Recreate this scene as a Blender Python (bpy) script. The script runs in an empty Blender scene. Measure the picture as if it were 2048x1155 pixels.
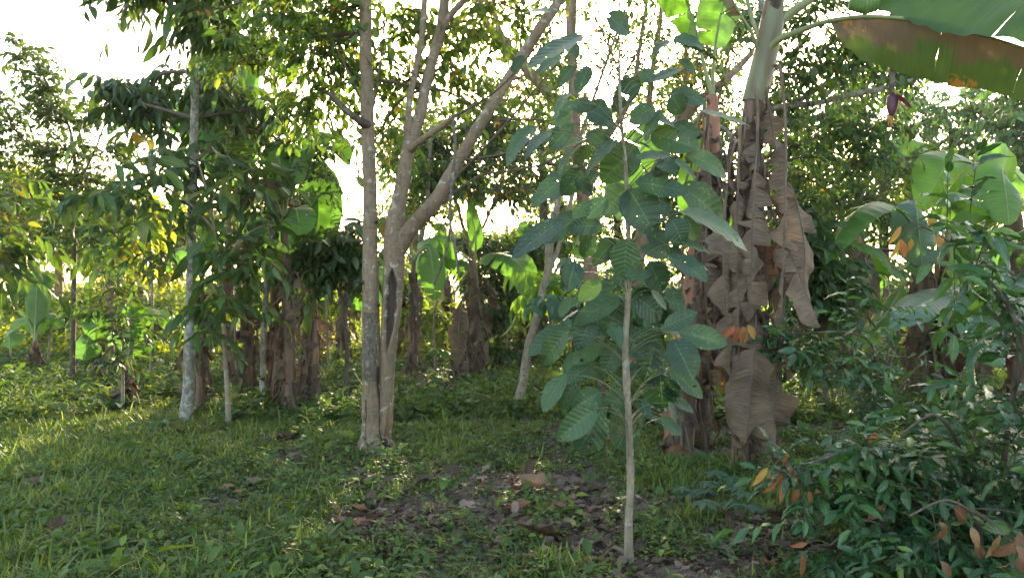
import bpy, math, random
import numpy as np
from mathutils import Vector

R = math.radians
rng = np.random.default_rng(7)
random.seed(7)

# ------------------------------------------------------------------ camera, sky, sun, exposure
S = bpy.context.scene
FPX, HOR, CAMZ = 1547.0, 560.0, 1.5          # focal length and horizon row in photo pixels, eye height
cd = bpy.data.cameras.new('camera')
cam = bpy.data.objects.new('camera', cd)
S.collection.objects.link(cam)
cam.location = (0, 0, CAMZ)
cam.rotation_euler = (R(90), 0, 0)
cd.sensor_width = 36
cd.lens = 36 * FPX / 2048
cd.shift_y = -(577.5 - HOR) / 2048
cd.clip_start, cd.clip_end = 0.05, 2000
S.camera = cam

SUN_EL, SUN_AZ = 17.0, 7.0                    # degrees above the horizon, degrees right of straight ahead
wd = bpy.data.worlds.new('World')
S.world = wd
wd.use_nodes = True
wn = wd.node_tree.nodes
bg = wn['Background']
sky = wn.new('ShaderNodeTexSky')
sky.sky_type = 'NISHITA'
sky.sun_disc = False
sky.sun_elevation = R(SUN_EL)
sky.sun_rotation = R(SUN_AZ)
sky.air_density = 1.0
sky.dust_density = 2.5
sky.ozone_density = 1.0
wb = wn.new('ShaderNodeMix'); wb.data_type = 'RGBA'; wb.blend_type = 'MULTIPLY'; wb.inputs[0].default_value = 1
wb.inputs[7].default_value = (1.10, 1.0, .84, 1)          # the phone's white balance
wd.node_tree.links.new(sky.outputs[0], wb.inputs[6])
wd.node_tree.links.new(wb.outputs[2], bg.inputs[0])
bg.inputs[1].default_value = 0.15
sl = bpy.data.lights.new('sun', 'SUN')
sl.energy = 3.0
sl.angle = R(0.6)
sl.color = (1.0, 0.83, 0.58)
sun = bpy.data.objects.new('sun', sl)
S.collection.objects.link(sun)
sd = Vector((math.sin(R(SUN_AZ)) * math.cos(R(SUN_EL)), math.cos(R(SUN_AZ)) * math.cos(R(SUN_EL)), math.sin(R(SUN_EL))))
sun.rotation_euler = sd.to_track_quat('Z', 'Y').to_euler()
S.view_settings.view_transform = 'Standard'
S.view_settings.look = 'None'
S.view_settings.exposure = 2.72
S.view_settings.gamma = 1
S.view_settings.use_curve_mapping = False
try:
    S.cycles.max_bounces = 7
    S.cycles.diffuse_bounces = 4
    S.cycles.glossy_bounces = 2
    S.cycles.transmission_bounces = 5
    S.cycles.use_denoising = True
except Exception:
    pass

# ------------------------------------------------------------------ numbers
def gh(x, y):
    """height of the ground"""
    x = np.asarray(x, float); y = np.asarray(y, float)
    h = 0.035 * np.sin(x * 0.9 + 1.3) * np.cos(y * 0.7) + 0.02 * np.sin(x * 2.3 + y * 1.7) + 0.012 * np.sin(x * 5.1 - y * 4.3 + 0.5)
    h = h + 0.008 * np.sin(x * 11.3 + y * 9.1) + 0.006 * np.cos(x * 17.0 - y * 13.0)
    for kx, ky, ph, am in ((27.1, 11.3, .4, .005), (-13.7, 31.9, 2.1, .005), (38.3, -29.7, 4.0, .004), (51.1, 44.9, 1.1, .0035), (-61.3, 23.1, 5.2, .003), (21.7, -70.9, 3.3, .003)):
        h = h + am * np.sin(x * kx + y * ky + ph)
    return h

def W(px, py, d):
    return np.array([(px - 1024) / FPX * d, d, CAMZ + (HOR - py) / FPX * d])

def unit(a):
    a = np.asarray(a, float)
    return a / np.maximum(np.linalg.norm(a, axis=-1, keepdims=True), 1e-9)

def curve(pts, n):
    """Catmull-Rom through pts (any number of columns), n samples"""
    p = np.asarray(pts, float)
    if len(p) == 1: return np.repeat(p, n, 0)
    seg = np.linalg.norm(np.diff(p[:, :3], axis=0), axis=1)
    s = np.r_[0, np.cumsum(np.maximum(seg, 1e-6))]
    q = np.linspace(0, s[-1], n)
    k = np.clip(np.searchsorted(s, q, side='right') - 1, 0, len(p) - 2)
    t = ((q - s[k]) / (s[k + 1] - s[k]))[:, None]
    p0 = p[np.maximum(k - 1, 0)]; p1 = p[k]; p2 = p[k + 1]; p3 = p[np.minimum(k + 2, len(p) - 1)]
    m1 = (p2 - p0) / 2; m2 = (p3 - p1) / 2
    return (2*t**3 - 3*t**2 + 1) * p1 + (t**3 - 2*t**2 + t) * m1 + (-2*t**3 + 3*t**2) * p2 + (t**3 - t**2) * m2

# ------------------------------------------------------------------ mesh builder (all quads)
class MB:
    def __init__(s):
        s.v = []; s.q = []; s.m = []; s.t = []; s.uv = []; s.n = 0
    def add(s, v, q, mat=0, tone=0.5, uv=None):
        v = np.asarray(v, float).reshape(-1, 3); q = np.asarray(q, int).reshape(-1, 4)
        s.v.append(v); s.q.append(q + s.n)
        m = np.asarray(mat); s.m.append(np.broadcast_to(m, (len(q),)).astype(int))
        s.t.append(np.broadcast_to(np.asarray(tone, float), (len(v),)))
        s.uv.append(np.zeros((len(v), 2)) if uv is None else np.asarray(uv, float).reshape(-1, 2))
        s.n += len(v)
    def build(s, name, mats, parent=None, origin=None, smooth=True):
        me = bpy.data.meshes.new(name)
        v = np.concatenate(s.v); q = np.concatenate(s.q); m = np.concatenate(s.m)
        if parent is not None: v = v - np.array(parent.location if parent.parent is None else parent.parent.location)
        elif origin is not None: v = v - np.asarray(origin)
        nq = len(q)
        me.vertices.add(len(v)); me.loops.add(nq * 4); me.polygons.add(nq)
        me.vertices.foreach_set('co', v.astype(np.float32).ravel())
        me.loops.foreach_set('vertex_index', q.astype(np.int32).ravel())
        me.polygons.foreach_set('loop_start', np.arange(0, nq * 4, 4, dtype=np.int32))
        me.polygons.foreach_set('material_index', m.astype(np.int32))
        me.polygons.foreach_set('use_smooth', np.full(nq, smooth))
        a = me.attributes.new('tone', 'FLOAT', 'POINT')
        a.data.foreach_set('value', np.concatenate(s.t).astype(np.float32))
        a = me.attributes.new('luv', 'FLOAT2', 'POINT')
        a.data.foreach_set('vector', np.concatenate(s.uv).astype(np.float32).ravel())
        me.update(calc_edges=True)
        for mt in (mats if isinstance(mats, (list, tuple)) else [mats]): me.materials.append(mt)
        o = bpy.data.objects.new(name, me)
        S.collection.objects.link(o)
        if parent is not None: o.parent = parent
        elif origin is not None: o.location = origin
        return o
    # ---- a tube along a path
    def tube(s, pts, rad, sides=8, n=None, mat=0, tone=0.5, rough=0.0, fn=None, cap=True):
        pts = np.asarray(pts, float); rad = np.broadcast_to(np.asarray(rad, float), (len(pts),))
        if n: 
            c = curve(np.c_[pts, rad], n); pts, rad = c[:, :3], c[:, 3]
        N = len(pts)
        tan = unit(np.gradient(pts, axis=0))
        ref = np.array([0, 1., 0]) if abs(tan[0][1]) < 0.9 else np.array([1., 0, 0])
        X = np.zeros((N, 3)); x = unit(np.cross(ref, tan[0]))
        for i in range(N):
            x = unit(x - tan[i] * np.dot(x, tan[i])); X[i] = x
        Y = np.cross(tan, X)
        th = np.linspace(0, 2 * np.pi, sides, endpoint=False)
        rr = np.repeat(rad[:, None], sides, 1)
        L = np.r_[0, np.cumsum(np.linalg.norm(np.diff(pts, axis=0), axis=1))]
        if rough:
            ph = rng.random(6) * 6.28
            ll = L[:, None] / max(rad.max(), 1e-3)
            rr = rr * (1 + rough * (np.sin(th[None] * 2 + ll * .35 + ph[0]) * .5 + np.sin(th[None] * 3 - ll * .8 + ph[1]) * .35
                 + np.sin(ll * 1.7 + ph[2]) * .35 + np.sin(th[None] * 5 + ll * 2.3 + ph[3]) * .25))
        mi = mat
        if fn is not None:
            rr, mi = fn(L, th, rr, pts)
        P = pts[:, None] + rr[..., None] * (np.cos(th)[None, :, None] * X[:, None] + np.sin(th)[None, :, None] * Y[:, None])
        i = np.arange(N - 1)[:, None]; j = np.arange(sides)[None]; j2 = (j + 1) % sides
        q = np.stack([i * sides + j, i * sides + j2, (i + 1) * sides + j2, (i + 1) * sides + j], -1).reshape(-1, 4)
        uv = np.stack([np.repeat(L[:, None], sides, 1), np.repeat(th[None] / 6.2832, N, 0)], -1)
        s.add(P, q, mi if np.ndim(mi) == 0 else np.asarray(mi)[:N - 1].ravel(), tone, uv)
        if cap:
            for k in (0, N - 1):
                ring = P[k]; c = pts[k][None]
                h = sides // 2
                v = np.concatenate([ring, c]); qq = [[2 * a, (2 * a + 1) % sides, (2 * a + 2) % sides, sides] for a in range(h)]
                mm = mi if np.ndim(mi) == 0 else 0
                s.add(v, qq, mm, tone)
    # ---- many copies of a leaf
    def leaves(s, tmpl, pos, d, nrm, L, Wd, mat=0, tone=None):
        V, Q, UV = tmpl
        k = len(pos)
        if k == 0: return
        d = unit(d); y = unit(np.cross(nrm, d)); z = np.cross(d, y)
        L = np.broadcast_to(L, (k,)); Wd = np.broadcast_to(Wd, (k,))
        P = pos[:, None] + V[None, :, 0:1] * (d * L[:, None])[:, None] + V[None, :, 1:2] * (y * Wd[:, None])[:, None] + V[None, :, 2:3] * (z * L[:, None])[:, None] + V[None, :, 3:4] * (z * Wd[:, None])[:, None]
        nv = len(V)
        q = (Q[None] + (np.arange(k) * nv)[:, None, None]).reshape(-1, 4)
        if tone is None: tone = rng.random(k)
        s.add(P, q, mat, np.repeat(tone, nv), np.tile(UV, (k, 1)))

def leaf_t(nr=5, nc=3, curl=0.25, fold=0.25, peak=0.42, tip=1.0, wave=0.0, twist=0.0, nw=3):
    """leaf of length 1 along x, full width 1 along y"""
    t = np.linspace(0, 1, nr); v = np.linspace(-1, 1, nc)
    a = math.log(0.5) / math.log(peak)
    prof = np.sin(np.pi * t ** a) ** (0.8 * tip)
    prof[0] = 0.04; prof[-1] = 0.0
    T, Vv = np.meshgrid(t, v, indexing='ij')
    Pw = prof[:, None] * 0.5
    y = Vv * Pw * math.cos(fold)
    zw = np.abs(Vv) * Pw * math.sin(fold) + wave * 0.10 * np.sin(T * math.pi * 2 * nw + np.sign(Vv)) * np.abs(Vv) ** 2 * (prof[:, None] > .1)
    ang = twist * T
    y, zw = y * np.cos(ang) - zw * np.sin(ang), zw * np.cos(ang) + y * np.sin(ang)
    x = T * (1 - 0.25 * curl * T)
    V = np.stack([x, y, -curl * T ** 2, zw], -1).reshape(-1, 4)
    i = np.arange(nr - 1)[:, None]; j = np.arange(nc - 1)[None]
    Q = np.stack([i * nc + j, (i + 1) * nc + j, (i + 1) * nc + j + 1, i * nc + j + 1], -1).reshape(-1, 4)
    return V, Q, np.stack([T, Vv], -1).reshape(-1, 2)

T0 = [leaf_t(3, 3, c, f, .45) for c, f in ((.1, .2), (.3, .4), (.5, .1))]
T1 = [leaf_t(5, 3, c, f, p) for c, f, p in ((.1, .25, .42), (.3, .35, .45), (.5, .15, .4), (.2, .5, .48))]
T2 = [leaf_t(9, 5, c, f, p, 1, .7, tw) for c, f, p, tw in ((.1, .2, .4, .2), (.3, .3, .43, -.3), (.5, .15, .4, .3), (.2, .4, .45, -.5), (.4, .5, .42, .5))]
TB = [leaf_t(13, 7, c, f, p, .8, .32, tw, n) for c, f, p, tw, n in ((.08, .12, .43, .1, 4), (.2, .2, .47, -.15, 3), (.3, .1, .42, .25, 5), (.15, .3, .45, -.3, 4), (.4, .22, .44, .2, 3))]
TG = [leaf_t(5, 2, c, 0, .3, .6, 0, tw) for c, tw in ((.15, .3), (.4, -.5), (.7, .5), (1.0, -.6))]
TD = [leaf_t(6, 5, c, f, .45, 1, 2.0, tw) for c, f, tw in ((-.3, .5, .6), (.3, .7, -.8), (-.15, .9, .5), (.1, .2, -.5))]

# ------------------------------------------------------------------ materials
def mat(name):
    m = bpy.data.materials.new(name); m.use_nodes = True
    nt = m.node_tree
    for n in list(nt.nodes): nt.nodes.remove(n)
    out = nt.nodes.new('ShaderNodeOutputMaterial')
    def N(t, **k):
        n = nt.nodes.new(t)
        for a, b in k.items():
            if isinstance(a, str) and hasattr(n, a): setattr(n, a, b)
        return n
    def L(a, b): nt.links.new(a, b)
    return m, nt, N, L, out

def ramp(N, stops, interp='LINEAR'):
    r = N('ShaderNodeValToRGB'); e = r.color_ramp.elements
    r.color_ramp.interpolation = interp
    while len(e) < len(stops): e.new(0.5)
    for k, (p, c) in enumerate(stops):
        e[k].position = p; e[k].color = (*c, 1)
    return r

def math_n(N, L, op, a, b=None, c=None):
    n = N('ShaderNodeMath'); n.operation = op
    for i, x in enumerate((a, b, c)):
        if x is None: continue
        if isinstance(x, (int, float)): n.inputs[i].default_value = x
        else: L(x, n.inputs[i])
    return n.outputs[0]

def leaf_mat(name, stops, trans=0.45, rough=0.42, spec=0.5, veins=0.0, tcol=(1.7, 1.55, 0.5), spots=0.0, cut=0.0, vein_n=9, vc=(0.16, 0.24, 0.12)):
    m, nt, N, L, out = mat(name)
    at = N('ShaderNodeAttribute'); at.attribute_name = 'tone'
    cr = ramp(N, stops); L(at.outputs['Fac'], cr.inputs[0])
    col = cr.outputs[0]
    tc = N('ShaderNodeTexCoord')
    nz = N('ShaderNodeTexNoise'); nz.inputs['Scale'].default_value = 14; nz.inputs['Detail'].default_value = 3
    L(tc.outputs['Object'], nz.inputs['Vector'])
    hs = N('ShaderNodeHueSaturation'); L(col, hs.inputs['Color'])
    L(math_n(N, L, 'MULTIPLY_ADD', nz.outputs[0], 0.7, 0.65), hs.inputs['Value'])
    col = hs.outputs[0]
    bump = None
    if veins:
        u2 = N('ShaderNodeAttribute'); u2.attribute_name = 'luv'
        sp = N('ShaderNodeSeparateXYZ'); L(u2.outputs['Vector'], sp.inputs[0])
        av = math_n(N, L, 'ABSOLUTE', sp.outputs[1])
        midr = math_n(N, L, 'LESS_THAN', av, 0.045)
        ph = math_n(N, L, 'MULTIPLY', math_n(N, L, 'SUBTRACT', sp.outputs[0], math_n(N, L, 'MULTIPLY', av, 0.16)), vein_n)
        fr = math_n(N, L, 'FRACT', ph)
        tri = math_n(N, L, 'ABSOLUTE', math_n(N, L, 'SUBTRACT', fr, 0.5))
        sv = math_n(N, L, 'GREATER_THAN', tri, 0.462)
        vv = math_n(N, L, 'MAXIMUM', midr, math_n(N, L, 'MULTIPLY', sv, 0.35))
        mx = N('ShaderNodeMix'); mx.data_type = 'RGBA'
        L(math_n(N, L, 'MULTIPLY', vv, veins), mx.inputs[0]); L(col, mx.inputs[6]); mx.inputs[7].default_value = (*vc, 1)
        col = mx.outputs[2]
        bp = N('ShaderNodeBump'); bp.inputs['Strength'].default_value = 0.35; bp.inputs['Distance'].default_value = 0.01
        L(tri, bp.inputs['Height']); bump = bp.outputs[0]
    if spots:
        vz = N('ShaderNodeTexNoise'); vz.inputs['Scale'].default_value = 75; vz.inputs['Detail'].default_value = 2
        L(tc.outputs['Object'], vz.inputs['Vector'])
        n2 = N('ShaderNodeTexNoise'); n2.inputs['Scale'].default_value = 7; L(tc.outputs['Object'], n2.inputs['Vector'])
        a = math_n(N, L, 'GREATER_THAN', math_n(N, L, 'ADD', vz.outputs[0], math_n(N, L, 'MULTIPLY', n2.outputs[0], 0.35)), 0.90 - spots * .06)
        mx = N('ShaderNodeMix'); mx.data_type = 'RGBA'
        L(math_n(N, L, 'MULTIPLY', a, 0.6), mx.inputs[0]); L(col, mx.inputs[6]); mx.inputs[7].default_value = (.17, .22, .17, 1)
        col = mx.outputs[2]
    pb = N('ShaderNodeBsdfPrincipled')
    pb.inputs['Roughness'].default_value = rough
    pb.inputs['Specular IOR Level'].default_value = spec
    L(col, pb.inputs['Base Color'])
    if bump: L(bump, pb.inputs['Normal'])
    tr = N('ShaderNodeBsdfTranslucent')
    mc = N('ShaderNodeMix'); mc.data_type = 'RGBA'; mc.blend_type = 'MULTIPLY'; mc.inputs[0].default_value = 1
    L(col, mc.inputs[6]); mc.inputs[7].default_value = (*[c for c in tcol], 1)
    L(mc.outputs[2], tr.inputs[0])
    ms = N('ShaderNodeMixShader'); ms.inputs[0].default_value = trans
    L(pb.outputs[0], ms.inputs[1]); L(tr.outputs[0], ms.inputs[2])
    if cut:
        hz = N('ShaderNodeTexNoise'); hz.inputs['Scale'].default_value = 17; hz.inputs['Detail'].default_value = 1.5
        L(tc.outputs['Object'], hz.inputs['Vector'])
        tp = N('ShaderNodeBsdfTransparent'); m2 = N('ShaderNodeMixShader')
        L(math_n(N, L, 'GREATER_THAN', hz.outputs[0], cut), m2.inputs[0]); L(ms.outputs[0], m2.inputs[1]); L(tp.outputs[0], m2.inputs[2]); L(m2.outputs[0], out.inputs[0])
    else:
        L(ms.outputs[0], out.inputs[0])
    return m

def bark_mat(name, base, dark, lichen, lich=0.5, scale=1.0, rings=0.4):
    m, nt, N, L, out = mat(name)
    tc = N('ShaderNodeTexCoord')
    mp = N('ShaderNodeMapping'); mp.inputs['Scale'].default_value = (1, 1, 0.35)
    L(tc.outputs['Object'], mp.inputs[0])
    n1 = N('ShaderNodeTexNoise'); n1.inputs['Scale'].default_value = 22 * scale; n1.inputs['Detail'].default_value = 8; n1.inputs['Roughness'].default_value = .65
    L(mp.outputs[0], n1.inputs['Vector'])
    r1 = ramp(N, [(0.3, dark), (0.5, base), (0.75, tuple(min(1, c * 1.3) for c in base))])
    L(n1.outputs[0], r1.inputs[0])
    n2 = N('ShaderNodeTexNoise'); n2.inputs['Scale'].default_value = 9 * scale; n2.inputs['Detail'].default_value = 5; n2.inputs['Distortion'].default_value = .6
    L(tc.outputs['Object'], n2.inputs['Vector'])
    r2 = ramp(N, [(0.62 - lich * .15, (0, 0, 0)), (0.66 - lich * .15, (1, 1, 1))])
    L(n2.outputs[0], r2.inputs[0])
    mx = N('ShaderNodeMix'); mx.data_type = 'RGBA'
    L(math_n(N, L, 'MULTIPLY', r2.outputs[0], .75), mx.inputs[0]); L(r1.outputs[0], mx.inputs[6]); mx.inputs[7].default_value = (*lichen, 1)
    # rings and scars
    mp2 = N('ShaderNodeMapping'); mp2.inputs['Scale'].default_value = (1.2, 1.2, 14)
    L(tc.outputs['Object'], mp2.inputs[0])
    n3 = N('ShaderNodeTexNoise'); n3.inputs['Scale'].default_value = 3.5 * scale; n3.inputs['Detail'].default_value = 4
    L(mp2.outputs[0], n3.inputs['Vector'])
    r3 = ramp(N, [(0.30, dark), (0.42, (1, 1, 1))]); L(n3.outputs[0], r3.inputs[0])
    m3 = N('ShaderNodeMix'); m3.data_type = 'RGBA'; m3.blend_type = 'MULTIPLY'; m3.inputs[0].default_value = rings
    L(mx.outputs[2], m3.inputs[6]); L(r3.outputs[0], m3.inputs[7])
    n5 = N('ShaderNodeTexNoise'); n5.inputs['Scale'].default_value = 2.2; n5.inputs['Detail'].default_value = 4
    L(tc.outputs['Object'], n5.inputs['Vector'])
    r5 = ramp(N, [(0.35, (.62, .6, .55)), (0.6, (1, 1, 1))]); L(n5.outputs[0], r5.inputs[0])
    m5 = N('ShaderNodeMix'); m5.data_type = 'RGBA'; m5.blend_type = 'MULTIPLY'; m5.inputs[0].default_value = .8
    L(m3.outputs[2], m5.inputs[6]); L(r5.outputs[0], m5.inputs[7])
    pb = N('ShaderNodeBsdfPrincipled'); pb.inputs['Roughness'].default_value = 0.85
    L(m5.outputs[2], pb.inputs['Base Color'])
    bp = N('ShaderNodeBump'); bp.inputs['Strength'].default_value = 0.7; bp.inputs['Distance'].default_value = 0.012
    L(math_n(N, L, 'ADD', n1.outputs[0], math_n(N, L, 'MULTIPLY', n3.outputs[0], .6)), bp.inputs['Height'])
    L(bp.outputs[0], pb.inputs['Normal'])
    L(pb.outputs[0], out.inputs[0])
    return m

def plain(name, c, rough=.8, c2=None, scale=20, stretch=(1, 1, 1), bump=.3):
    m, nt, N, L, out = mat(name)
    tc = N('ShaderNodeTexCoord'); mp = N('ShaderNodeMapping'); mp.inputs['Scale'].default_value = stretch
    L(tc.outputs['Object'], mp.inputs[0])
    n1 = N('ShaderNodeTexNoise'); n1.inputs['Scale'].default_value = scale; n1.inputs['Detail'].default_value = 5
    L(mp.outputs[0], n1.inputs['Vector'])
    r1 = ramp(N, [(0.32, c), (0.68, c2 or tuple(x * .5 for x in c))]); L(n1.outputs[0], r1.inputs[0])
    pb = N('ShaderNodeBsdfPrincipled'); pb.inputs['Roughness'].default_value = rough
    L(r1.outputs[0], pb.inputs['Base Color'])
    bp = N('ShaderNodeBump'); bp.inputs['Strength'].default_value = bump; bp.inputs['Distance'].default_value = .01
    L(n1.outputs[0], bp.inputs['Height']); L(bp.outputs[0], pb.inputs['Normal'])
    L(pb.outputs[0], out.inputs[0])
    return m

def banana_mat(name, c1, c2, rib, trans=.5, tcol=(1.6, 1.7, .5), rough=.4, freq=90, burn=0.0, inner=False, edge=(.12, .075, .035), blot=(.42, .2, .03)):
    m, nt, N, L, out = mat(name)
    u2 = N('ShaderNodeAttribute'); u2.attribute_name = 'luv'
    sp = N('ShaderNodeSeparateXYZ'); L(u2.outputs['Vector'], sp.inputs[0])
    av = math_n(N, L, 'ABSOLUTE', sp.outputs[1])
    cb = N('ShaderNodeCombineXYZ')
    L(math_n(N, L, 'MULTIPLY', sp.outputs[0], freq), cb.inputs[0]); L(math_n(N, L, 'MULTIPLY', sp.outputs[1], 1.3), cb.inputs[1])
    nz = N('ShaderNodeTexNoise'); nz.inputs['Scale'].default_value = 1.0; nz.inputs['Detail'].default_value = 3
    L(cb.outputs[0], nz.inputs['Vector'])
    tc = N('ShaderNodeTexCoord')
    n2 = N('ShaderNodeTexNoise'); n2.inputs['Scale'].default_value = 4; n2.inputs['Detail'].default_value = 5
    L(tc.outputs['Object'], n2.inputs['Vector'])
    f = math_n(N, L, 'ADD', math_n(N, L, 'MULTIPLY', nz.outputs[0], .55), math_n(N, L, 'MULTIPLY', n2.outputs[0], .5))
    cr = ramp(N, [(0.38, c1), (0.68, c2)]); L(f, cr.inputs[0])
    col = cr.outputs[0]
    if burn:
        # dried margin and orange blotches: wear of the leaf itself
        if inner: av2 = math_n(N, L, 'MULTIPLY_ADD', av, -1.15, 1.25)
        else: av2 = av
        e = math_n(N, L, 'ADD', math_n(N, L, 'MULTIPLY', av2, .5), math_n(N, L, 'MULTIPLY', n2.outputs[0], .9))
        em = ramp(N, [(0.90 - burn * .3, (0, 0, 0)), (1.0 - burn * .3, (1, 1, 1))]); L(math_n(N, L, 'MULTIPLY_ADD', nz.outputs[0], .35, math_n(N, L, 'SUBTRACT', e, .17)), em.inputs[0])
        mx = N('ShaderNodeMix'); mx.data_type = 'RGBA'; L(em.outputs[0], mx.inputs[0]); L(col, mx.inputs[6]); mx.inputs[7].default_value = (*edge, 1)
        n3 = N('ShaderNodeTexNoise'); n3.inputs['Scale'].default_value = 3.2; n3.inputs['Detail'].default_value = 6; n3.inputs['Roughness'].default_value = .7
        mp3 = N('ShaderNodeMapping'); mp3.inputs['Location'].default_value = (3, 1, 7); L(tc.outputs['Object'], mp3.inputs[0]); L(mp3.outputs[0], n3.inputs['Vector'])
        e3 = ramp(N, [(0.60, (0, 0, 0)), (0.63, (1, 1, 1))]); L(math_n(N, L, 'MULTIPLY_ADD', nz.outputs[0], .14, math_n(N, L, 'SUBTRACT', n3.outputs[0], .07)), e3.inputs[0])
        m3 = N('ShaderNodeMix'); m3.data_type = 'RGBA'; L(e3.outputs[0], m3.inputs[0]); L(mx.outputs[2], m3.inputs[6]); m3.inputs[7].default_value = (*blot, 1)
        col = m3.outputs[2]
    mr = N('ShaderNodeMix'); mr.data_type = 'RGBA'
    L(math_n(N, L, 'LESS_THAN', av, 0.05), mr.inputs[0]); L(col, mr.inputs[6]); mr.inputs[7].default_value = (*rib, 1)
    col = mr.outputs[2]
    pb = N('ShaderNodeBsdfPrincipled'); pb.inputs['Roughness'].default_value = rough
    L(col, pb.inputs['Base Color'])
    bp = N('ShaderNodeBump'); bp.inputs['Strength'].default_value = .45; bp.inputs['Distance'].default_value = .01
    L(nz.outputs[0], bp.inputs['Height']); L(bp.outputs[0], pb.inputs['Normal'])
    tr = N('ShaderNodeBsdfTranslucent')
    mc = N('ShaderNodeMix'); mc.data_type = 'RGBA'; mc.blend_type = 'MULTIPLY'; mc.inputs[0].default_value = 1
    L(col, mc.inputs[6]); mc.inputs[7].default_value = (*tcol, 1)
    L(mc.outputs[2], tr.inputs[0])
    ms = N('ShaderNodeMixShader'); ms.inputs[0].default_value = trans
    L(pb.outputs[0], ms.inputs[1]); L(tr.outputs[0], ms.inputs[2]); L(ms.outputs[0], out.inputs[0])
    return m

G = dict(
    dk=(.018, .05, .022), md=(.035, .085, .028), lt=(.07, .14, .03), yg=(.14, .20, .035), ye=(.30, .24, .03), orr=(.38, .13, .02), br=(.12, .065, .03))
M = {}
M['leaf_small'] = leaf_mat('small_leaves', [(0, G['dk']), (.5, G['md']), (.93, G['lt']), (1, G['yg'])], .42)
M['leaf_dark'] = leaf_mat('dark_leaves', [(0, (.024, .052, .02)), (.6, (.044, .09, .027)), (1, (.08, .14, .032))], .42, .38)
M['leaf_darkbig'] = leaf_mat('long_dark_leaves', [(0, (.022, .052, .02)), (.6, (.042, .09, .026)), (1, (.08, .14, .03))], .38, .35)
M['leaf_canopy'] = leaf_mat('canopy_leaves', [(0, G['md']), (.5, G['lt']), (.9, G['yg']), (.96, G['ye']), (1, G['orr'])], .5)
M['leaf_sparse'] = leaf_mat('sparse_leaves', [(0, G['dk']), (.4, G['md']), (.75, G['lt']), (.86, G['ye']), (.93, G['orr']), (1, G['br'])], .45)
M['leaf_far'] = leaf_mat('sunlit_leaves', [(0, (.07, .13, .03)), (.5, (.15, .21, .03)), (1, (.30, .30, .05))], .6)  # warm sunlight put into the colour: brighter yellow for the far leaves
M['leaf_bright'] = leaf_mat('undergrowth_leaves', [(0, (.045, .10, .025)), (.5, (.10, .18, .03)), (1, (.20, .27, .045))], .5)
M['leaf_blue'] = leaf_mat('bluish_leaves', [(0, (.02, .06, .04)), (.5, (.045, .12, .06)), (1, (.09, .2, .06))], .4)
M['leaf_big'] = leaf_mat('broad_leaves', [(0, (.017, .042, .022)), (.5, (.030, .066, .030)), (.85, (.048, .095, .034)), (1, (.09, .16, .03))], .13, .46, .4, .22, (1.6, 1.7, .45), .6, cut=.70)
M['leaf_droop'] = leaf_mat('drooping_leaves', [(0, (.026, .062, .024)), (.5, (.05, .105, .032)), (.8, (.08, .145, .03)), (.93, (.16, .15, .025)), (1, (.30, .2, .03))], .42, .42, .5, .6)
M['leaf_gloss'] = leaf_mat('glossy_leaves', [(0, (.016, .055, .024)), (.6, (.034, .10, .036)), (.9, (.065, .16, .04)), (1, (.13, .23, .035))], .28, .24, .6, .5)
M['leaf_young'] = leaf_mat('young_leaves', [(0, (.08, .19, .03)), (1, (.18, .30, .05))], .55, .4, .5, .6)
M['leaf_orange'] = leaf_mat('orange_leaves', [(0, (.30, .11, .06)), (.5, (.33, .17, .07)), (1, (.38, .26, .06))], .3, .5, .4, .5, (1.4, 1.1, .5), vc=(.5, .3, .12))
M['leaf_rust'] = leaf_mat('rust_leaves', [(0, (.17, .075, .04)), (.6, (.23, .13, .09)), (1, (.28, .17, .07))], .25, .5, .4, .5, (1.3, 1.1, .6), vc=(.4, .25, .12))
M['grass'] = leaf_mat('grass_blades', [(0, (.055, .095, .028)), (.6, (.11, .17, .04)), (.9, (.19, .24, .055)), (1, (.30, .27, .08))], .42, .5)
M['grass_bright'] = leaf_mat('bright_blades', [(0, (.06, .13, .03)), (.6, (.13, .23, .04)), (1, (.30, .32, .08))], .5, .5)
M['weed'] = leaf_mat('weed_leaves', [(0, (.034, .07, .028)), (.6, (.068, .125, .038)), (.93, (.13, .19, .045)), (1, (.2, .23, .05))], .35, .62, .22)
M['litter'] = leaf_mat('fallen_leaves', [(0, (.04, .026, .018)), (.4, (.09, .062, .044)), (.75, (.16, .12, .09)), (.97, (.24, .18, .14)), (1, (.28, .12, .06))], .12, .7, .3, .5, (1.2, 1, .8), vc=(.2, .14, .09))
M['bark_pale'] = bark_mat('pale_bark', (.215, .155, .105), (.12, .09, .065), (.40, .37, .31), .12, 1.7)
M['bark_white'] = bark_mat('white_lichen_bark', (.25, .23, .20), (.11, .09, .075), (.42, .43, .40), .7, 1.8)
M['bark_smooth'] = bark_mat('smooth_bark', (.27, .22, .165), (.13, .10, .075), (.36, .34, .29), .25, 1.6, .25)
M['bark_red'] = bark_mat('reddish_bark', (.26, .165, .12), (.13, .08, .06), (.33, .26, .21), .2, 1, .3)
M['bark_lich'] = bark_mat('dark_lichened_bark', (.13, .11, .09), (.05, .04, .03), (.32, .33, .30), .45, 2)
M['bark_dark'] = bark_mat('dark_bark', (.10, .075, .055), (.035, .026, .02), (.2, .19, .16), .2)
M['flaky'] = bark_mat('flaky_bark', (.13, .105, .08), (.03, .023, .018), (.27, .24, .2), .2, 3, .6)
M['wound'] = plain('dead_heartwood', (.060, .042, .034), .9, (.022, .016, .013), 18, (1, 1, .2), .8)
M['rot'] = plain('rotten_wood', (.24, .13, .07), .9, (.06, .03, .02), 25, (1, 1, .15), .8)
M['twig'] = plain('twig_bark', (.10, .075, .05), .8, (.05, .035, .025), 30)
M['twig_green'] = plain('green_stalk', (.13, .16, .06), .6, (.08, .10, .04), 30)
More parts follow.
